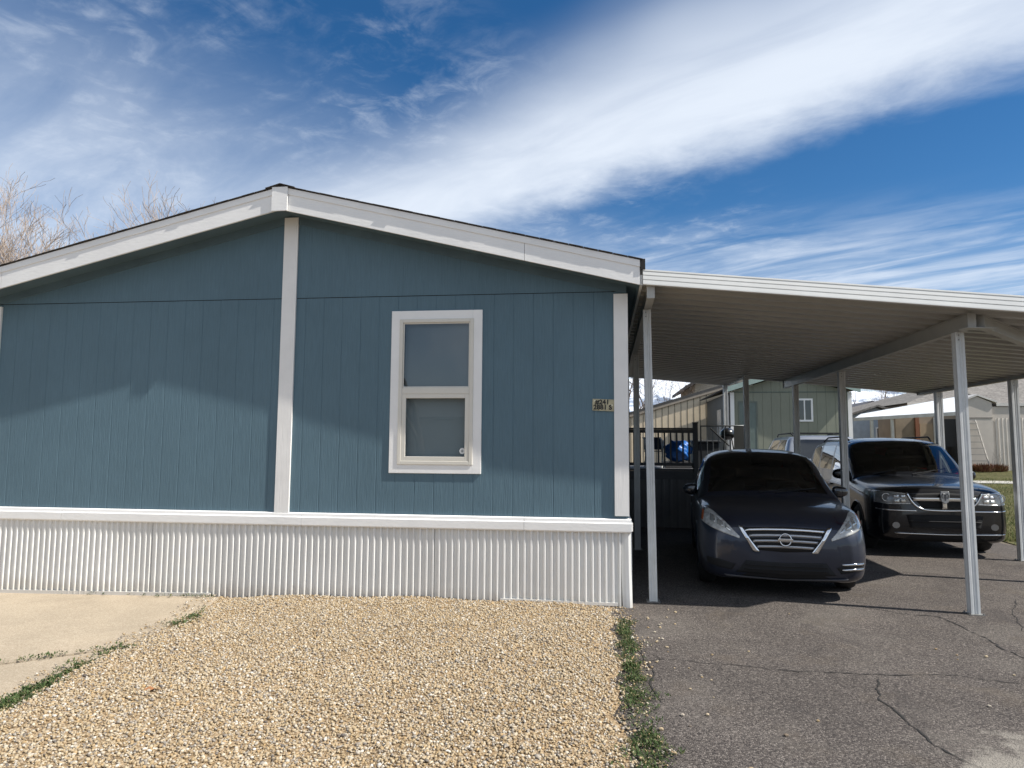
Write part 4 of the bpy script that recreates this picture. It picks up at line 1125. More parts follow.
    for s_ in (-1, 1):
        ram.tube([(s_*.008, cy-.060, .905), (s_*.030, cy-.060, .915), (s_*.042, cy-.060, .885), (s_*.036, cy-.060, .850), (s_*.022, cy-.060, .845), (s_*.020, cy-.060, .865)], [.007, .008, .008, .007, .005, .003], 6)
    ram.prism([(-.014, .90), (.014, .90), (.012, .86), (.007, .815), (-.007, .815), (-.012, .86)], 'y', cy-0.064, cy-0.0582)
    ram.build('ram_head_emblem', rm, bd, world=False)
    for s_ in (-1, 1):
        hl = sh.patch('headlight', mat('headlight_grey', (0.26, 0.26, 0.255), 0.15, coat=1.0, var=0.3, vscale=12) if s_ < 0 else LENS, car, [(s_*.845, .925), (s_*.76, .93), (s_*.49, .905)], [(s_*.865, .775), (s_*.74, .755), (s_*.43, .765)], off=0.008, n=16, k=8)  # left headlight has a darker grey than the right
        sh.patch('headlight_rim', REFL, hl, [(s_*.85, .928), (s_*.76, .935), (s_*.49, .91)], [(s_*.85, .915), (s_*.76, .922), (s_*.49, .897)], off=0.014, n=14, k=2)
        sh.patch('headlight_rim', REFL, hl, [(s_*.866, .778), (s_*.74, .762), (s_*.43, .77)], [(s_*.866, .766), (s_*.74, .75), (s_*.43, .757)], off=0.014, n=14, k=2)
        for a, b in ((.50, .575), (.59, .665)):
            for z0, z1 in ((.775, .825), (.845, .89)):
                sh.patch('lamp_reflector', REFL, hl, [(s_*a, z1), (s_*b, z1)], [(s_*a, z0), (s_*b, z0)], off=0.014, n=3, k=3)
        hy = sh.hit(s_*.75, .845).y
        MB().tube([(s_*.75+.052*math.cos(a*math.pi/10), hy-0.012-0.03*0, .845+.055*math.sin(a*math.pi/10)) for a in range(21)], 0.008, 6, cap=False).build('projector_ring', REFL, hl, world=False, smooth=True)
        fy = sh.hit(s_*.64, .45)
        MB().prism([(s_*.64+.05*math.cos(a*math.pi/10), .45+.045*math.sin(a*math.pi/10)) for a in range(20)], 'y', fy.y-0.012, fy.y+0.02).build('fog_lamp', mat('fog_glass', (0.16, 0.16, 0.16), 0.2, coat=0.5), car, world=False)
        sh.patch('bumper_chrome_strip', CHROME, car, [(s_*.86, .680), (s_*.70, .673), (s_*.36, .668)], [(s_*.86, .665), (s_*.70, .657), (s_*.36, .652)], off=0.014, n=14, k=2)
    sh.patch('lower_intake', BLACKP, car, [(-.50, .60), (0, .61), (.50, .60)], [(-.46, .42), (0, .41), (.46, .42)], off=0.002)
    sh.patch('intake_bar', BLACKP, car, [(-.47, .52), (0, .52), (.47, .52)], [(-.47, .50), (0, .50), (.47, .50)], off=0.014, k=2)
    sh.patch('lower_chrome_strip', CHROME, car, [(-.66, .345), (0, .335), (.80, .352)], [(-.66, .330), (0, .320), (.80, .336)], off=0.020, n=22, k=2)
    for s_ in (-1, 1):
        mirror(s_*0.885, 1.62, 1.125, s_, PAINT, car, w=0.22, h=0.17, d=0.11)
        MB().tube([(s_*.66, 2.2, 1.69), (s_*.67, 2.35, 1.76), (s_*.67, 3.6, 1.755), (s_*.66, 4.0, 1.68)], 0.014, 6).build('roof_rail', BLACKP, car, world=False, smooth=True)
        for yy in (1.55, 2.62, 3.58):
            sh.patch('door_seam', BLACKP, car, [(yy, .98), (yy+.008, .98)], [(yy, .32), (yy+.008, .32)], off=0.001, n=1, k=8, axis='x' if s_ > 0 else 'l')
        for yy in (2.42, 3.35):
            sh.patch('door_handle', PAINT, car, [(yy, .935), (yy+.17, .935)], [(yy, .905), (yy+.17, .905)], off=0.03, n=3, k=2, axis='x' if s_ > 0 else 'l')
        sh.patch('tail_light', REDL, car, [(s_*.78, 1.05), (s_*.50, 1.05)], [(s_*.78, .86), (s_*.50, .86)], off=0.01, axis='r', n=5, k=3)
    loc_box('cabin_floor', (-.75, 1.3, .34), (.75, 4.4, .40), INT, car); loc_box('dashboard', (-.74, 1.32, .72), (.74, 1.72, 1.06), INT, car, 0.05)
    for x in (-.38, .38): seat(x, 2.4, car)
    loc_box('rear_bench', (-.62, 3.3, .45), (.62, 3.85, 1.10), INT, car, 0.05)
    MB().tube([(.38+.18*math.cos(a*math.pi/10), 1.92+.05*math.sin(a*math.pi/10), 1.03+.17*math.sin(a*math.pi/10)) for a in range(21)], 0.014, 6, cap=False).build('steering_wheel', BLACKP, car, world=False)
    MB().bar((0, 1.95, 1.46), (0, 1.98, 1.53), 0.24, 0.05, upv=(0, 1, 0)).build('rear_view_mirror', BLACKP, car, world=False)
    for x0 in (-.58, .02):
        MB().bar((x0, 1.24, 1.145), (x0+.55, 1.42, 1.235), 0.022, 0.014).build('wiper', BLACKP, car, world=False)
make_crossover()

# ---------- the silver SUV further back (rear towards the viewer)
def make_suv():
    car = root('suv', (4.78, 9.6, ground_z(5, 10)-0.05), 'silver SUV with dark tailgate glass and roof rails behind the two cars', 'car', 'cars parked under the carport', rz=math.radians(-4)); car['_rot'] = 1
    PAINT = mat('silver_paint', (0.36, 0.37, 0.39), 0.3, metal=0.6, var=0.03, coat=1.0, vscale=1)
    st = [
     (0.00, [(0,.42),(.60,.42),(.72,.46),(.76,.60),(.76,.78),(.74,.92),(.60,1.0),(.3,1.0),(0,1.0)]),
     (0.05, [(0,.36),(.68,.36),(.82,.42),(.86,.60),(.86,.85),(.82,1.02),(.70,1.14),(.36,1.14),(0,1.14)]),
     (0.12, [(0,.30),(.72,.30),(.88,.38),(.92,.60),(.91,.90),(.88,1.10),(.72,1.20),(.37,1.21),(0,1.21)]),
     (0.36, [(0,.26),(.74,.26),(.90,.34),(.935,.60),(.93,.92),(.895,1.12),(.685,1.66),(.37,1.70),(0,1.70)]),
     (0.46, [(0,.26),(.74,.26),(.90,.34),(.935,.60),(.93,.92),(.895,1.12),(.68,1.74),(.37,1.785),(0,1.79)]),
     (1.30, [(0,.26),(.74,.26),(.90,.34),(.935,.60),(.93,.92),(.895,1.12),(.68,1.765),(.37,1.81),(0,1.815)]),
     (1.42, [(0,.26),(.74,.26),(.90,.34),(.935,.60),(.93,.92),(.895,1.12),(.68,1.765),(.37,1.81),(0,1.815)]),
     (2.35, [(0,.26),(.74,.26),(.90,.34),(.935,.60),(.93,.92),(.895,1.11),(.68,1.76),(.37,1.80),(0,1.81)]),
     (2.47, [(0,.26),(.74,.26),(.90,.34),(.935,.60),(.93,.92),(.895,1.11),(.68,1.76),(.37,1.80),(0,1.81)]),
     (2.95, [(0,.26),(.74,.26),(.90,.34),(.935,.60),(.93,.91),(.895,1.10),(.69,1.66),(.37,1.72),(0,1.73)]),
     (3.45, [(0,.26),(.74,.26),(.90,.34),(.93,.60),(.925,.90),(.88,1.08),(.74,1.19),(.37,1.22),(0,1.22)]),
     (4.20, [(0,.28),(.72,.28),(.88,.36),(.92,.60),(.91,.86),(.85,1.0),(.66,1.08),(.34,1.10),(0,1.10)]),
     (4.60, [(0,.34),(.60,.34),(.76,.40),(.82,.58),(.80,.78),(.72,.90),(.52,.97),(.26,.98),(0,.98)]),
    ]
    sh = Shell(st, (0.98, 3.70), 0.36)
    tail = lambda s, r, d: 2.10 < s < 2.95 and r > 6.1
    wind = lambda s, r, d: 9.0 < s < 9.95 and r > 6.15
    sr_ = ((3.9, 5.0), (6.0, 7.0), (8.0, 9.2))
    side = lambda s, r, d: 5.12 < r < 5.9 and any(a < s < b for a, b in sr_)
    under = lambda s, r, d: r < 1.0
    sh.part('body', PAINT, car, lambda s, r, d: not (wind(s, r, d) or tail(s, r, d) or side(s, r, d) or under(s, r, d)), cap=('front', 'rear'))
    sh.part('tailgate_window', DARKGLASS, car, tail); sh.part('windshield', CARGLASS, car, wind)
    for dd in (-1, 1):
        for a, b in sr_:
            sh.part('side_window', CARGLASS, car, lambda s, r, d, a=a, b=b, dd=dd: 5.12 < r < 5.9 and a < s < b and d == dd)
    sh.part('underbody', BLACKP, car, under)
    for y in (0.98, 3.70):
        for s_ in (-1, 1): wheel(s_*0.80, y, 0.36, 0.22, car, s_)
    for s_ in (-1, 1):
        MB().tube([(s_*.60, 0.55, 1.79), (s_*.61, .7, 1.85), (s_*.61, 2.4, 1.85), (s_*.60, 2.6, 1.79)], 0.016, 6).build('roof_rail', BLACKP, car, world=False, smooth=True)
        sh.patch('tail_light', REDL, car, [(s_*.87, 1.08), (s_*.76, 1.10)], [(s_*.87, .80), (s_*.76, .80)], off=0.012, n=4, k=4)
    for y in (0.85, 1.9):
        MB().bar((-.6, y, 1.86), (.6, y, 1.86), 0.05, 0.02).build('roof_crossbar', BLACKP, car, world=False)
    sh.patch('rear_bumper', BLACKP, car, [(-.72, .56), (0, .57), (.72, .56)], [(-.70, .44), (0, .43), (.70, .44)], off=0.03)
    loc_box('cabin_floor', (-.75, .4, .45), (.75, 3.3, .5), INT, car)
    for x in (-.38, .38): seat(x, 2.3, car)
make_suv()

# ------------------------------------------------------------------ deck beside the house
WOODG = mat('grey_painted_wood', (0.095, 0.095, 0.10), 0.7, var=0.15, bump=0.5, bscale=30, stretch=(1, 1, 0.1))
DX0, DX1, DY0, DY1, DZ = 0.06, 2.9, 7.0, 10.2, 1.13
deck = root('wooden_deck', (1.4, 8.6, 0), 'grey wooden deck with slatted railing and ribbed skirting beside the blue home', 'deck')
mb = MB()
for i in range(21): mb.box((DX0, DY0+i*0.145, DZ-0.035), (DX1, DY0+i*0.145+0.138, DZ))
mb.build('deck_boards', WOODG, deck)
MB().box((DX0, DY0-0.03, DZ-0.20), (DX1, DY0-0.001, DZ-0.037)).build('rim_board', WOODG, deck)
vs, fs = ribbed(DX0, DX1, -0.01, DZ-0.2, DY0-0.005, pitch=0.15, depth=0.006)
MB().add(vs, fs).build('deck_skirting', mat('deck_skirt_grey', (0.13, 0.13, 0.13), 0.5), deck, recalc=False)
for x in (0.11, 1.56):
    MB().box((x-0.045, DY0-0.05, DZ-0.19), (x+0.045, DY0+0.04, DZ+0.89)).box((x-0.055, DY0-0.06, DZ+0.8905), (x+0.055, DY0+0.05, DZ+0.91)).build('railing_post', WOODG, deck)
MB().box((0.157, DY0-0.06, DZ+0.765), (1.513, DY0+0.03, DZ+0.80)).build('handrail', WOODG, deck)
MB().box((0.157, DY0-0.025, DZ+0.70), (1.513, DY0+0.01, DZ+0.762)).build('top_rail', WOODG, deck)
MB().box((0.157, DY0-0.025, DZ+0.06), (1.513, DY0+0.01, DZ+0.12)).build('bottom_rail', WOODG, deck)
for i in range(11):
    x = 0.26+i*0.118
    MB().box((x-0.016, DY0-0.020, DZ+0.1205), (x+0.016, DY0+0.005, DZ+0.6995)).build('baluster', WOODG, deck)
DSTEEL = mat('dark_rail_steel', (0.015, 0.015, 0.016), 0.9, metal=0.0)
GSTEEL = mat('grey_rail_steel', (0.16, 0.165, 0.165), 0.45, metal=0.4)
rl = root('metal_railing', (2.25, 7.1, DZ), 'thin grey metal railing with a solid end panel, right of the wooden railing', 'railing')
MB().tube([(1.68, 7.1, DZ), (1.68, 7.1, DZ+0.84), (2.54, 7.1, DZ+0.85), (2.54, 7.1, DZ)], 0.018, 8).build('rail_frame', GSTEEL, rl, smooth=True)
for i in range(4): MB().tube([(1.80+i*0.11, 7.1, DZ+0.02), (1.80+i*0.11, 7.1, DZ+0.83)], 0.007, 6).build('rail_bar', GSTEEL, rl)
MB().tube([(1.86, 7.09, DZ+0.80), (2.22, 7.09, DZ+0.45)], 0.014, 6).build('rail_brace', DSTEEL, rl)
MB().box((2.31, 7.085, DZ+0.30), (2.52, 7.11, DZ+0.835)).build('end_panel', mat('panel_grey', (0.07, 0.072, 0.07), 0.6), rl)
# storage box
sb = root('storage_box', (1.86, 7.9, DZ), 'dark plastic storage box on the deck behind the metal railing', 'storage box')
DP = mat('dark_resin', (0.035, 0.04, 0.045), 0.6)
MB().box((1.60, 7.65, DZ+0.002), (2.12, 8.15, DZ+0.52)).build('box_body', DP, sb, bevel=0.02)
MB().box((1.57, 7.62, DZ+0.5205), (2.15, 8.18, DZ+0.57)).build('lid', DP, sb, bevel=0.02)
# kettle grill
kg = root('kettle_grill', (2.30, 7.75, DZ), 'round black kettle grill standing on the deck beside the grey end panel', 'grill')
bm = bmesh.new(); bmesh.ops.create_uvsphere(bm, u_segments=24, v_segments=14, radius=0.15)
MB().add([(v.co.x+2.30, v.co.y+7.75, v.co.z*0.85+DZ+0.70) for v in bm.verts if True], [[v.index for v in f.verts] for f in bm.faces]).build('kettle', mat('enamel_black', (0.01, 0.01, 0.01), 0.3, coat=1.0), kg, smooth=True); bm.free()
for a in range(3): MB().tube([(2.30+0.08*math.cos(a*2.1), 7.75+0.08*math.sin(a*2.1), DZ+0.62), (2.30+0.18*math.cos(a*2.1), 7.75+0.24*math.sin(a*2.1), DZ)], 0.012, 6).build('leg', DSTEEL, kg)
MB().tube([(2.26, 7.75, DZ+0.80), (2.265, 7.75, DZ+0.86), (2.335, 7.75, DZ+0.86), (2.34, 7.75, DZ+0.80)], 0.012, 6).build('handle', BLACKP, kg)
# blue tarp bundle
bt_ = bmesh.new(); bmesh.ops.create_icosphere(bt_, subdivisions=4, radius=1.0); rr_ = random.Random(4)
vs = []
for v in bt_.verts:
    c = v.co; k = 1+0.10*math.sin(c.x*7+c.z*5)+0.08*math.sin(c.y*9+c.x*4)+0.06*math.sin(c.z*15+c.x*11)
    vs.append((1.30+c.x*0.27*k, 7.75+c.y*0.2*k, DZ+0.34+max(c.z*k, -0.98)*0.22+0.0))
o = MB().add(vs, [[v.index for v in f.verts] for f in bt_.faces]).build('tarp_bundle', mat('blue_tarp', (0.015, 0.12, 0.42), 0.35, var=0.2, vscale=8, bump=0.6, bscale=20), None, smooth=True)
bt_.free(); tag(o, 'bright blue crumpled tarp bundle on a crate behind the deck balusters', 'tarp')
ct = root('crate', (1.30, 7.78, DZ), 'low dark slatted crate under the blue tarp on the deck', 'crate')
for i in range(2): MB().box((1.04, 7.58, DZ+0.012+i*0.065), (1.56, 7.60, DZ+0.062+i*0.065)).build('slat', WOODG, ct)
MB().box((1.04, 7.602, DZ+0.012), (1.56, 7.98, DZ+0.13)).build('crate_body', DP, ct)
# folding chair with white tubes
fc = root('folding_chair', (0.80, 7.75, DZ), 'folded white-framed lawn chair standing behind the deck balusters', 'chair')
WT = mat('white_tube', (0.6, 0.62, 0.62), 0.4)
for x in (0.62, 0.96):
    MB().tube([(x, 7.55, DZ), (x+0.05, 7.80, DZ+0.55), (x-0.02, 7.9, DZ+0.62)], 0.014, 6).build('leg', WT, fc)
    MB().tube([(x+0.06, 7.95, DZ), (x, 7.65, DZ+0.58)], 0.014, 6).build('leg', WT, fc)
MB().bar((0.62, 7.78, DZ+0.34), (0.98, 7.78, DZ+0.34), 0.30, 0.02, upv=(0, 0, 1)).build('seat', mat('navy_web', (0.03, 0.04, 0.07), 0.8), fc)
MB().bar((0.62, 7.92, DZ+0.50), (0.98, 7.92, DZ+0.50), 0.015, 0.26, upv=(0, 0, 1)).build('backrest', mat('navy_web', (0.03, 0.04, 0.07), 0.8), fc)

# ------------------------------------------------------------------ neighbouring buildings
def vgroove_wall(name, p, q, z0, ztop, m, parent, pitch=0.3, gw=0.018, gd=0.01):
    """board wall between two ground points, groove lines cut in; ztop(t) gives the top height"""
    p, q = Vector((p[0], p[1], 0)), Vector((q[0], q[1], 0)); L = (q-p).length; d = (q-p)/L; nr = Vector((d.y, -d.x, 0))
    xs = [(0, 0)]; k = pitch*0.5
    while k < L-0.03:
        xs += [(k-gw/2, 0), (k-gw/3, gd), (k+gw/3, gd), (k+gw/2, 0)]; k += pitch
    xs.append((L, 0)); vs = []; fs = []
    for u, g in xs:
        c = p+d*u-nr*g; vs += [(c.x, c.y, z0), (c.x, c.y, ztop(u/L))]
    for i in range(len(xs)-1): fs.append((2*i, 2*i+2, 2*i+3, 2*i+1))
    return MB().add(vs, fs).build(name, m, parent, recalc=False)

def simple_window(parent, x0, x1, z0, z1, y, m=WHITE, mull=True):
    w = frame(x0, x1, z0, z1, 0.06, y-0.03, y+0.01).build('window', m, parent)
    if mull: MB().box(((x0+x1)/2-0.02, y-0.025, z0+0.061), ((x0+x1)/2+0.02, y+0.005, z1-0.061)).build('mullion', m, w)
    MB().quad((x0+0.06, y-0.012, z0+0.06), (x1-0.06, y-0.012, z0+0.06), (x1-0.06, y-0.012, z1-0.06), (x0+0.06, y-0.012, z1-0.06)).build('pane', DARKGLASS, w)
    MB().quad((x0+0.06, y-0.006, z0+0.06), (x1-0.06, y-0.006, z0+0.06), (x1-0.06, y-0.006, z1-0.06), (x0+0.06, y-0.006, z1-0.06)).build('curtain', BLIND, w)
    return w

# green single-wide
GX0, GX1, GY = 4.22, 8.12, 18.0; GM = (GX0+GX1)/2; gz = ground_z(0, GY)-0.05
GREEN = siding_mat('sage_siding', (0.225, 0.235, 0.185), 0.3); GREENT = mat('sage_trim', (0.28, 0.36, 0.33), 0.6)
gh = root('green_home', (GM, 20.5, gz), 'sage green board-sided home with a small white window seen behind the parked cars', 'mobile home')
gt = lambda t: 3.50+0.62*(1-abs(2*t-1))
vgroove_wall('gable_wall', (GX0, GY), (GX1, GY), gz, gt, GREEN, gh, 0.30)
MB().box((GX0, GY-0.012, 3.47), (GX1, GY-0.001, 3.50)).build('belly_band', mat('sage_seam', (0.09, 0.12, 0.105), 0.7), gh)  # dark strip for the horizontal seam across the gable
vgroove_wall('side_wall', (GX0, GY+5.6), (GX0, GY+0.001), gz, lambda t: 3.5, siding_mat('shaded_sage_siding', (0.10, 0.105, 0.10), 0.3), gh, 0.30)  # darker copy of the sage siding: this side's shade painted into its colour
vgroove_wall('side_wall', (GX1, GY+0.001), (GX1, GY+5.6), gz, lambda t: 3.5, GREEN, gh, 0.30)
for x0, x1 in ((GX0-0.03, GX0+0.10), (GX1-0.05, GX1+0.08)):
    MB().box((x0, GY-0.035, gz), (x1, GY-0.0125, 3.48)).build('corner_trim', WHITE_V, gh)
MB().box((GX0-0.12, GY+0.3, gz), (GX0-0.02, GY+0.4, 3.4)).build('downspout', WHITE_V, gh)
for s_ in (-1, 1):
    e = GM+s_*(GX1-GX0)/2+s_*0.28
    zE = 3.50-0.28*0.318
    MB().prism([(GM, 4.12+0.03), (e, zE+0.03), (e, zE+0.21), (GM, 4.12+0.21)] if s_ > 0 else [(e, zE+0.03), (GM, 4.12+0.03), (GM, 4.12+0.21), (e, zE+0.21)], 'y', GY-0.32, GY-0.28).build('rake_board', GREENT, gh)
    MB().prism([(GM, 4.12+0.14), (e, zE+0.14), (e, zE+0.19), (GM, 4.12+0.19)] if s_ > 0 else [(e, zE+0.14), (GM, 4.12+0.14), (GM, 4.12+0.19), (e, zE+0.19)], 'y', GY-0.279, GY+5.8).build('roof', SHINGLE, gh)
simple_window(gh, 6.38, 6.93, 2.47, 3.26, GY-0.002)
dr = frame(4.46, 5.10, gz+0.4, 3.17, 0.05, GY-0.03, GY-0.001).build('door', mat('sage_frame', (0.13, 0.15, 0.125), 0.6), gh)
MB().box((4.512, GY-0.02, gz+0.45), (5.048, GY-0.002, 3.119)).build('door_panel', mat('sage_door', (0.12, 0.155, 0.14), 0.5), dr)
MB().box((GX0-0.02, GY+2.0, 2.0), (GX0-0.001, GY+2.9, 3.0)).build('side_window', mat('side_glass', (0.35, 0.38, 0.40), 0.2), gh)

# tan batten building
tb = root('tan_outbuilding', (4.5, 27, 0.5), 'tan vertical-batten building with dark roof edge behind the deck', 'building')
TAN = mat('tan_siding', (0.72, 0.60, 0.43), 0.7, var=0.06)
TZ = lambda x: 2.94+0.30*(min(x, 5.4)-0.9) - 0.30*max(0, x-5.4)
tg = ground_z(0, 24)-0.05
MB().prism([(0.9, tg), (9.9, tg), (9.9, TZ(9.9)), (5.4, TZ(5.4)), (0.9, TZ(0.9))], 'y', 24.0, 29).build('wall', TAN, tb)
mb = MB(); x = 1.0
while x < 4.3: mb.box((x, 23.994, tg), (x+0.035, 23.9995, TZ(x)-0.01)); x += 0.27
mb.build('battens', mat('tan_batten', (0.24, 0.20, 0.14), 0.7), tb)
for (a, b) in ((0.6, 5.4), (5.4, 10.2)):
    MB().prism([(a, TZ(a)+0.03), (b, TZ(b)+0.03), (b, TZ(b)+0.13), (a, TZ(a)+0.13)], 'y', 23.90, 29.3).build('roof', mat('dark_roof_metal', (0.07, 0.065, 0.06), 0.6), tb)
    MB().prism([(a, TZ(a)-0.09), (b, TZ(b)-0.09), (b, TZ(b)+0.028), (a, TZ(a)+0.028)], 'y', 23.91, 23.94).build('rake_board', mat('tan_trim', (0.34, 0.29, 0.23), 0.7), tb)

# beige house on the right with shingle roof, storage shed front and white awning
BG = mat('beige_siding', (0.50, 0.455, 0.405), 0.75, var=0.06); BG2 = mat('beige_panel', (0.62, 0.57, 0.51), 0.7, var=0.06)
bgz = ground_z(0, 27)-0.05
GREYROOF = speckle_mat('grey_shingles', [(0, (0.13, 0.12, 0.11)), (1, (0.24, 0.225, 0.205))], 12, bump=0.5)
bh = root('beige_house', (20, 33, bgz), 'long beige house with grey shingle hip roof across the lawn', 'house')
x0, x1, y0, y1, ez = 14.6, 30.0, 28.5, 40.5, 3.75
MB().box((x0, y0, bgz), (x1, y1, ez)).build('wall', BG, bh)
rz_, ov = 5.75, 0.5
MB().add([(x0-ov, y0-ov, ez), (x1+ov, y0-ov, ez), (x1+ov, y1+ov, ez), (x0-ov, y1+ov, ez), (x0+6, (y0+y1)/2, rz_), (x1-6, (y0+y1)/2, rz_)],
         [(0, 1, 5, 4), (1, 2, 5), (2, 3, 4, 5), (3, 0, 4), (3, 2, 1, 0)]).build('roof', GREYROOF, bh)
mb = MB().box((x0-ov-0.02, y0-ov-0.02, ez-0.16), (x1+ov, y0-ov+0.0, ez+0.0)).build('eave_fascia', mat('eave_cream', (0.6, 0.57, 0.52), 0.6), bh)
MB().box((23.2, 33.0, 5.2), (23.9, 33.6, 5.95)).box((23.35, 33.15, 5.951), (23.75, 33.45, 6.15)).build('roof_vent', mat('vent_metal', (0.35, 0.34, 0.33), 0.5), bh)
sd = root('storage_shed', (17.5, 27, bgz), 'beige gabled storage shed with a ribbed wall section in front of the beige house', 'shed')
szf = lambda x: 3.66+0.26*(1-abs((x-16.15)/0.62))
MB().prism([(15.5, bgz), (16.75, bgz), (16.75, 3.62), (16.15, 3.90), (15.5, 3.64)], 'y', 26.0, 28.4).build('wall', BG, sd)
MB().prism([(15.3, 3.56), (16.15, 3.92), (16.95, 3.60), (16.95, 3.68), (16.15, 4.00), (15.3, 3.64)], 'y', 25.93, 28.4).build('gable_roof', mat('shed_trim', (0.55, 0.53, 0.50), 0.6), sd)
MB().box((15.5, 25.985, 2.93), (16.75, 25.999, 2.97)).build('trim_line', mat('shed_line', (0.2, 0.18, 0.16), 0.6), sd)
MB().box((16.751, 26.12, bgz), (21.0, 28.4, 3.45)).build('wing_wall', BG, sd)
vs, fs = ribbed(16.9, 20.8, bgz, 2.95, 26.10, pitch=0.16, depth=0.03)
MB().add(vs, fs).build('ribbed_panel', BG2, sd, recalc=False)
MB().prism([(26.095, 3.50), (28.4, 4.1), (28.4, 4.2), (26.095, 3.60)], 'x', 16.97, 21.3).build('wing_roof', GREYROOF, sd)
MB().box((16.97, 26.06, 3.47), (21.3, 26.09, 3.60)).build('gutter', mat('gutter_cream', (0.55, 0.53, 0.50), 0.6), sd)
# white awning with posts and the porch wall under it
aw = root('patio_awning', (12.5, 23, bgz), 'bright white metal patio awning on slim posts in front of the beige house', 'awning')
WA = mat('awning_white', (0.80, 0.81, 0.80), 0.4)
a_ = [(10.30, 24.0, 2.83), (12.70, 20.0, 2.90), (14.68, 24.0, 3.80), (11.6, 26.9, 3.16)]
MB().add([*a_, *[(x, y, z-0.06) for x, y, z in a_]], [(0, 1, 2), (0, 2, 3), (4, 6, 5), (4, 7, 6), (0, 4, 5, 1), (1, 5, 6, 2), (2, 6, 7, 3), (3, 7, 4, 0)]).build('awning_roof', WA, aw)
MB().bar((10.30, 24.0, 2.79), (12.70, 20.0, 2.86), 0.05, 0.13).build('awning_fascia', mat('awning_cream', (0.58, 0.56, 0.52), 0.5), aw)
for x, y in ((10.75, 23.3), (11.25, 22.55), (12.15, 20.95)):
    MB().box((x-0.05, y-0.05, ground_z(x, y)), (x+0.05, y+0.05, 2.75)).build('post', mat('awning_post', (0.5, 0.49, 0.46), 0.5), aw)
pw = root('porch_room', (14.1, 26.5, bgz), 'shaded tan porch room with rust-brown door posts beneath the white awning', 'porch')
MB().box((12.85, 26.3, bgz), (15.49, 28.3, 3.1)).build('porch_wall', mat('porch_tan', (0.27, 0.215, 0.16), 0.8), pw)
RUST = mat('rust_wood', (0.20, 0.075, 0.035), 0.7)
for x in (13.65, 14.45): MB().box((x, 26.2, bgz), (x+0.16, 26.299, 3.0)).build('door_post', RUST, pw)
MB().box((14.75, 26.22, bgz+0.9), (15.4, 26.299, 2.9)).build('screen_window', mat('screen_black', (0.02, 0.02, 0.02), 0.7), pw)
MB().box((13.85, 26.26, bgz), (14.4, 26.299, 2.7)).build('door', mat('door_tan', (0.30, 0.22, 0.14), 0.6), pw)
# porch clutter: two barrels and a bin
for i, (x, y, h, r_, lab) in enumerate(((14.0, 24.9, 0.85, 0.30, 'dark barrel on the left under the white awning'), (14.85, 25.3, 1.0, 0.33, 'taller dark barrel on the right under the white awning'))):
    b_ = root('barrel', (x, y, ground_z(x, y)), lab, 'barrel', 'barrels under the awning')
    g0 = ground_z(x, y); MB().tube([(x, y, g0), (x, y, g0+0.05), (x, y, g0+h*0.5), (x, y, g0+h-0.05), (x, y, g0+h)], [r_*.96, r_, r_*1.04, r_, r_*.96], 18).build('barrel_body', BLACKP, b_)
    MB().tube([(x, y, g0+h+0.001), (x, y, g0+h+0.04)], r_*0.98, 18).build('barrel_lid', DSTEEL, b_)
# blue-grey cottage with white window
bc = root('blue_grey_cottage', (13.6, 32, 0.7), 'pale blue-grey cottage with a small white window beyond the awning', 'cottage')
cg = ground_z(0, 30)-0.05
MB().prism([(12.3, cg), (14.6, cg), (14.6, 3.2), (13.4, 3.62), (12.3, 3.25)], 'y', 30.0, 33).build('wall', mat('pale_blue', (0.36, 0.41, 0.46), 0.7), bc)
MB().prism([(12.0, 3.19), (13.4, 3.66), (14.9, 3.14), (14.9, 3.24), (13.4, 3.76), (12.0, 3.29)], 'y', 29.7, 33.2).build('roof', GREYROOF, bc)
simple_window(bc, 13.36, 13.95, 1.98, 2.64, 29.99)
# small grey-green gable beyond
fg = root('far_green_house', (20, 50, 0.7), 'small grey-green gabled house far beyond the awning', 'house')
MB().prism([(17.4, 0.7), (22.0, 0.7), (22.0, 3.9), (19.7, 4.9), (17.4, 3.9)], 'y', 48, 54).build('wall', mat('grey_green', (0.20, 0.24, 0.23), 0.7), fg)
MB().prism([(17.0, 3.75), (19.7, 4.95), (22.4, 3.75), (22.4, 3.9), (19.7, 5.15), (17.0, 3.9)], 'y', 47.6, 54.3).build('roof', mat('far_roof', (0.10, 0.10, 0.11), 0.7), fg)
# beige house glimpsed over the tan building
fb = root('far_beige_house', (7.2, 40, 0.7), 'beige gable wall glimpsed over the roof of the tan outbuilding', 'house')
MB().prism([(5.6, 0.7), (12.6, 0.7), (12.6, 5.6), (9.1, 7.3), (5.6, 5.6)], 'y', 38, 46).build('wall', mat('far_beige', (0.42, 0.37, 0.30), 0.7), fb)
MB().prism([(5.0, 5.25), (9.1, 7.35), (13.2, 5.25), (13.2, 5.45), (9.1, 7.6), (5.0, 5.45)], 'y', 37.4, 46.3).build('roof', mat('far_roof_brown', (0.045, 0.04, 0.038), 0.7), fb)
# ladder leaning on the shed wall
ld = root('ladder', (16.0, 25.6, bgz), 'weathered wooden ladder leaning on the beige shed wall', 'ladder')
OW = mat('old_wood', (0.34, 0.32, 0.29), 0.85)
lz = ground_z(0, 25.4)
for s_, xb, xt in ((-1, 15.35, 15.52), (1, 16.25, 16.0)):
    MB().bar((xb, 25.35, lz), (xt, 25.92, 2.85), 0.06, 0.03).build('ladder_rail', OW, ld)
for i in range(8):
    t_ = (i+0.6)/8.2; xl = 15.35+(0.17)*t_; xr = 16.25-0.25*t_; yy = 25.35+0.57*t_; zz = lz+(2.85-lz)*t_
    MB().bar((xl, yy-0.02, zz), (xr, yy-0.02, zz), 0.03, 0.045).build('rung', OW, ld)

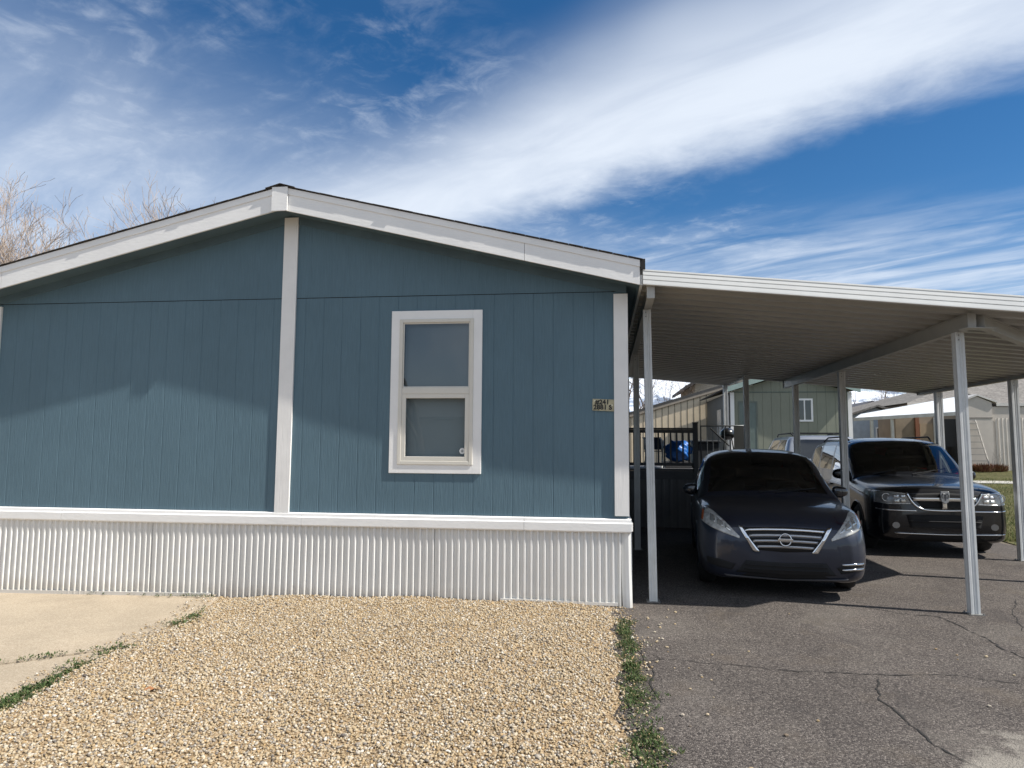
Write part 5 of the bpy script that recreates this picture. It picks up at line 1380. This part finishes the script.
# ------------------------------------------------------------------ trees
TWIG = mat('bare_bark', (0.26, 0.20, 0.16), 0.9, var=0.2)
TWIGL = mat('pale_bare_bark', (0.33, 0.265, 0.215), 0.9, var=0.2)
TWIGD = mat('dark_bare_bark', (0.09, 0.075, 0.065), 0.9, var=0.2)
def bare_tree(name, base, height, seed, label, m, spread=1.0, stems=1, maxd=6, thick=1.0, trunk_frac=0.34, kids=(3, 4), group='bare trees behind the homes', minr=0.0):
    r = random.Random(seed); t = root(name, base, label, 'tree', group)
    segs = {0: MB(), 1: MB()}
    def grow(p, d, L, rad, dep):
        n = 4 if dep < 3 else 3; pts = [p.copy()]; q = p.copy(); dd = d.copy()
        for i in range(n):
            dd = (dd + Vector((r.gauss(0, .13), r.gauss(0, .13), r.gauss(0.05, .07)))*(0.6+0.25*dep)).normalized()
            q = q+dd*L/n; pts.append(q.copy())
        rr = [max(minr, rad*(1-0.45*i/n)) for i in range(n+1)]
        segs[0 if dep == 0 else 1].tube(pts, rr, 8 if dep == 0 else (5 if dep < 3 else 3), cap=False)
        if dep >= maxd: return
        k = r.randint(*kids) if dep else r.randint(3, 4)
        for j in range(k):
            f = r.uniform(0.35, 1.0) if j else 1.0
            idx = min(n, max(1, round(f*n))); b = pts[idx]
            ang = r.uniform(0.35, 0.85)*spread*(0.6 if j == 0 else 1); az = r.uniform(0, 6.283); o_ = dd.orthogonal().normalized()
            o_ = Matrix.Rotation(az, 3, dd) @ o_
            nd = (dd*math.cos(ang)+o_*math.sin(ang)); nd.z += 0.10; nd.normalize()
            grow(b, nd, L*r.uniform(0.60, 0.86), rr[idx]*r.uniform(0.52, 0.72), dep+1)
    for s_ in range(stems):
        off = Vector((r.uniform(-.3, .3), r.uniform(-.3, .3), 0))*(stems > 1)
        d0 = Vector((r.gauss(0, .12*stems), r.gauss(0, .12*stems), 1)).normalized()
        grow(Vector(base)+off, d0, height*trunk_frac*r.uniform(.85, 1.15), 0.020*height*thick/(stems**.5), 0)
    segs[0].build('trunk', m, t, smooth=True, recalc=False); segs[1].build('crown', m, t, smooth=False, recalc=False)
    return t
bare_tree('bare_tree', (-23.6, 18, 0), 13.0, 21, 'tall bare tree above the left roof slope, leftmost and largest crown', TWIGL, spread=0.85, stems=2, thick=0.8, trunk_frac=0.288, minr=0.0062, kids=(3, 4))
bare_tree('bare_tree', (-20.3, 19.5, 0), 12.2, 33, 'bare tree rising above the middle of the left roof slope', TWIGL, spread=0.85, stems=2, thick=0.8, trunk_frac=0.288, minr=0.0062, kids=(3, 4))
bare_tree('bare_tree', (-27.5, 19.5, 0), 11.5, 35, 'bare tree at the left edge of the photo above the roof', TWIGL, spread=0.95, stems=2, thick=0.8, trunk_frac=0.288, minr=0.0062)
bare_tree('bare_tree', (-17.9, 22, 0), 12.4, 52, 'smaller bare tree crown nearest the ridge above the left roof slope', TWIGL, spread=0.8, stems=2, thick=0.8, trunk_frac=0.288, minr=0.0062, kids=(3, 4))
bare_tree('bare_tree', (2.7, 36, 0.7), 9.0, 9, 'dark bare tree behind the tan building beside the carport post', TWIGD, spread=1.05, maxd=5)
bare_tree('bare_tree', (5.4, 40, 0.7), 8.5, 14, 'pale bare tree further right behind the tan building', TWIG, spread=1.1, maxd=5)
bare_tree('bare_tree', (1.2, 44, 0.7), 9.0, 17, 'distant bare tree seen between the corner trim and the first post', TWIG, spread=1.1, maxd=5)
bare_tree('bare_tree', (21.3, 54, 0.7), 9.5, 40, 'multi-stemmed bare tree behind the grey-green house', TWIGL, spread=0.9, stems=4, maxd=5)
bare_tree('bare_tree', (25.3, 58, 0.7), 9.5, 41, 'bare tree between the green home and the dark evergreen', TWIG, spread=1.0, stems=3, maxd=5)
bare_tree('bare_tree', (29.5, 46, 0.7), 9.0, 44, 'bare tree over the beige house roof at the right edge', TWIG, spread=1.0, stems=2, maxd=5)

NEEDLE = island_mat('needles', [(0, (0.02, 0.035, 0.018)), (0.6, (0.04, 0.065, 0.03)), (1, (0.08, 0.10, 0.045))], 0.8)
def evergreen(base, height, seed):
    r = np.random.default_rng(seed); t = root('evergreen_tree', base, 'dark evergreen tree behind the beige house roof', 'tree')
    MB().tube([base, (base[0], base[1], base[2]+height)], [0.28, 0.03], 8).build('trunk', TWIGD, t)
    V = []; br = MB()
    for i in range(130):
        f = i/130; z = base[2]+0.9+f*(height-1.0); L = (1-f)**0.8*3.3+0.2; a = i*2.399+r.random()*0.4
        tip = np.array([math.cos(a)*L, math.sin(a)*L, -0.18*L+0.1]); br.tube([(base[0], base[1], z), (base[0]+tip[0], base[1]+tip[1], z+tip[2])], [0.03, 0.008], 3, cap=False)
        k = int(40+90*(1-f)); u = 0.25+0.75*r.random(k); c = np.array([base[0], base[1], z])+tip[None]*u[:, None]+(r.random((k, 3))-.5)*np.array([.5, .5, .35])*(0.5+0.6*(1-f))
        d = (r.random((k, 3))-.5); d[:, 2] -= 0.15; d /= np.linalg.norm(d, axis=1)[:, None]; s_ = np.cross(d, r.random((k, 3))-.5); s_ /= np.linalg.norm(s_, axis=1)[:, None]
        V.append(np.stack([c, c+d*0.22+s_*0.05, c+d*0.30, c+d*0.22-s_*0.05], 1))
    br.build('branches', TWIGD, t, recalc=False)
    V = np.concatenate(V).reshape(-1, 3)
    npmesh('crown', V, np.arange(len(V)).reshape(-1, 4), NEEDLE, t, off=base)
evergreen((28.8, 50.0, 0.7), 8.5, 3)
evergreen((31.5, 52.0, 0.7), 7.5, 5)
for o in [o for o in bpy.data.objects if o.name == 'evergreen_tree.001']: o['label'] = 'second evergreen just right of the larger dark one, over the beige roof'; 
# low red-brown shrub by the shed
RB = island_mat('dry_shrub', [(0, (0.10, 0.035, 0.025)), (0.6, (0.17, 0.07, 0.04)), (1, (0.22, 0.16, 0.08))], 0.9)
for (x, y, rr2, lab) in ((15.6, 24.9, 0.5, 'low reddish dry shrub under the ladder'), (16.4, 25.2, 0.38, 'small brown dry shrub right of the ladder')):
    r = np.random.default_rng(int(x*10)); N = 900; a = r.random(N)*6.283; q = rr2*np.sqrt(r.random(N)); g0 = ground_z(x, y)
    b_ = np.stack([x+q*np.cos(a), y+q*np.sin(a), g0+0.35*rr2*r.random(N)+0.0*q], 1); d = np.stack([np.cos(a)*.5*q/rr2+(r.random(N)-.5)*.5, np.sin(a)*.5+(r.random(N)-.5)*.5, 0.4+r.random(N)], 1)*0.18
    s_ = np.stack([np.sin(a), -np.cos(a), 0*a], 1)*0.022
    o = npmesh('dry_shrub', np.stack([b_-s_, b_+s_, b_+d], 1).reshape(-1, 3), np.arange(3*N).reshape(-1, 3), RB); tag(o, lab, 'shrub', 'dry shrubs by the shed')
# weathered twig branches standing by the shed corner
tw = MB(); r = random.Random(8)
for i in range(9):
    x = 16.35+r.uniform(0, .3); tw.tube([(x, 25.4, lz), (x+r.uniform(-.1, .2), 25.4, lz+0.5), (x+r.uniform(-.1, .5), 25.4, lz+r.uniform(.7, 1.1))], [0.016, 0.01, 0.004], 4)
tag(tw.build('dead_stalks', OW, None), 'thin dead stalks standing beside the shed corner', 'plant')

# ------------------------------------------------------------------ mountains
def mountains():
    rr = np.random.default_rng(2); nx, ny = 260, 60
    X = np.linspace(-16000, 24000, nx); Y = np.linspace(8500, 15500, ny)
    H = np.zeros((ny, nx)); xx, yy = np.meshgrid(X, Y)
    for k in range(1, 9):
        for _ in range(3):
            fx = 2**k/26000*(0.7+0.6*rr.random()); fy = 2**k/18000*(0.7+0.6*rr.random()); ph = rr.random(2)*6.28
            H += (1-np.abs(np.sin(xx*fx*3.14+ph[0]+1.3*np.sin(yy*fy*3.14+ph[1]))))/2**(k*0.95)
    H = H/H.max(); env = np.clip((yy-8500)/2600, 0, 1)
    Z = env*(520+900*H)*np.where(yy > 12500, 1, 1) - 20
    V = np.stack([xx, yy, Z], -1).reshape(-1, 3)
    idx = np.arange(nx*ny).reshape(ny, nx); F = np.stack([idx[:-1, :-1], idx[:-1, 1:], idx[1:, 1:], idx[1:, :-1]], -1).reshape(-1, 4)
    m = bpy.data.materials.new('snowy_slopes'); m.use_nodes = True; t = NT(m.node_tree)
    out = t.n('ShaderNodeOutputMaterial'); b = t.n('ShaderNodeBsdfDiffuse'); tc = t.n('ShaderNodeTexCoord'); v = tc.outputs['Object']
    n1 = t.noise(v, 0.0022, 9, 0.7); sp_ = t.n('ShaderNodeSeparateXYZ'); t.put(sp_.inputs[0], v)
    f = t.m('ADD', n1, t.m('MULTIPLY', t.m('SUBTRACT', sp_.outputs[2], 500), 0.00022))
    c = t.ramp(f, [(0.40, (0.12, 0.15, 0.20)), (0.50, (0.26, 0.31, 0.40)), (0.56, (0.70, 0.74, 0.80)), (1, (0.8, 0.83, 0.88))])
    t.put(b.inputs[0], c); t.put(out.inputs[0], b.outputs[0])
    o = npmesh('mountains', V, F, m); o['kind'] = 'structure'
mountains()

bare_tree('bare_tree', (-8.2, -24, 0), 11.0, 77, 'bare street tree mirrored faintly in the window glass', TWIGD, spread=1.0, stems=1, maxd=5, group=None)
oh = root('added_opposite_home', (-12, -34, 0), 'long tan home added behind the camera to block the bright horizon in the window glass', 'mobile home')  # added out of view so the glass mirrors no bright horizon
MB().prism([(-26, 0), (4, 0), (4, 3.1), (-26, 3.1)], 'y', -38, -32).build('wall', mat('opposite_tan', (0.30, 0.27, 0.23), 0.8), oh)
MB().prism([(-38.5, 3.1), (-31.5, 3.1), (-31.5, 3.2), (-35, 4.5), (-38.5, 3.2)], 'x', -26.5, 4.5).build('roof', SHINGLE, oh)
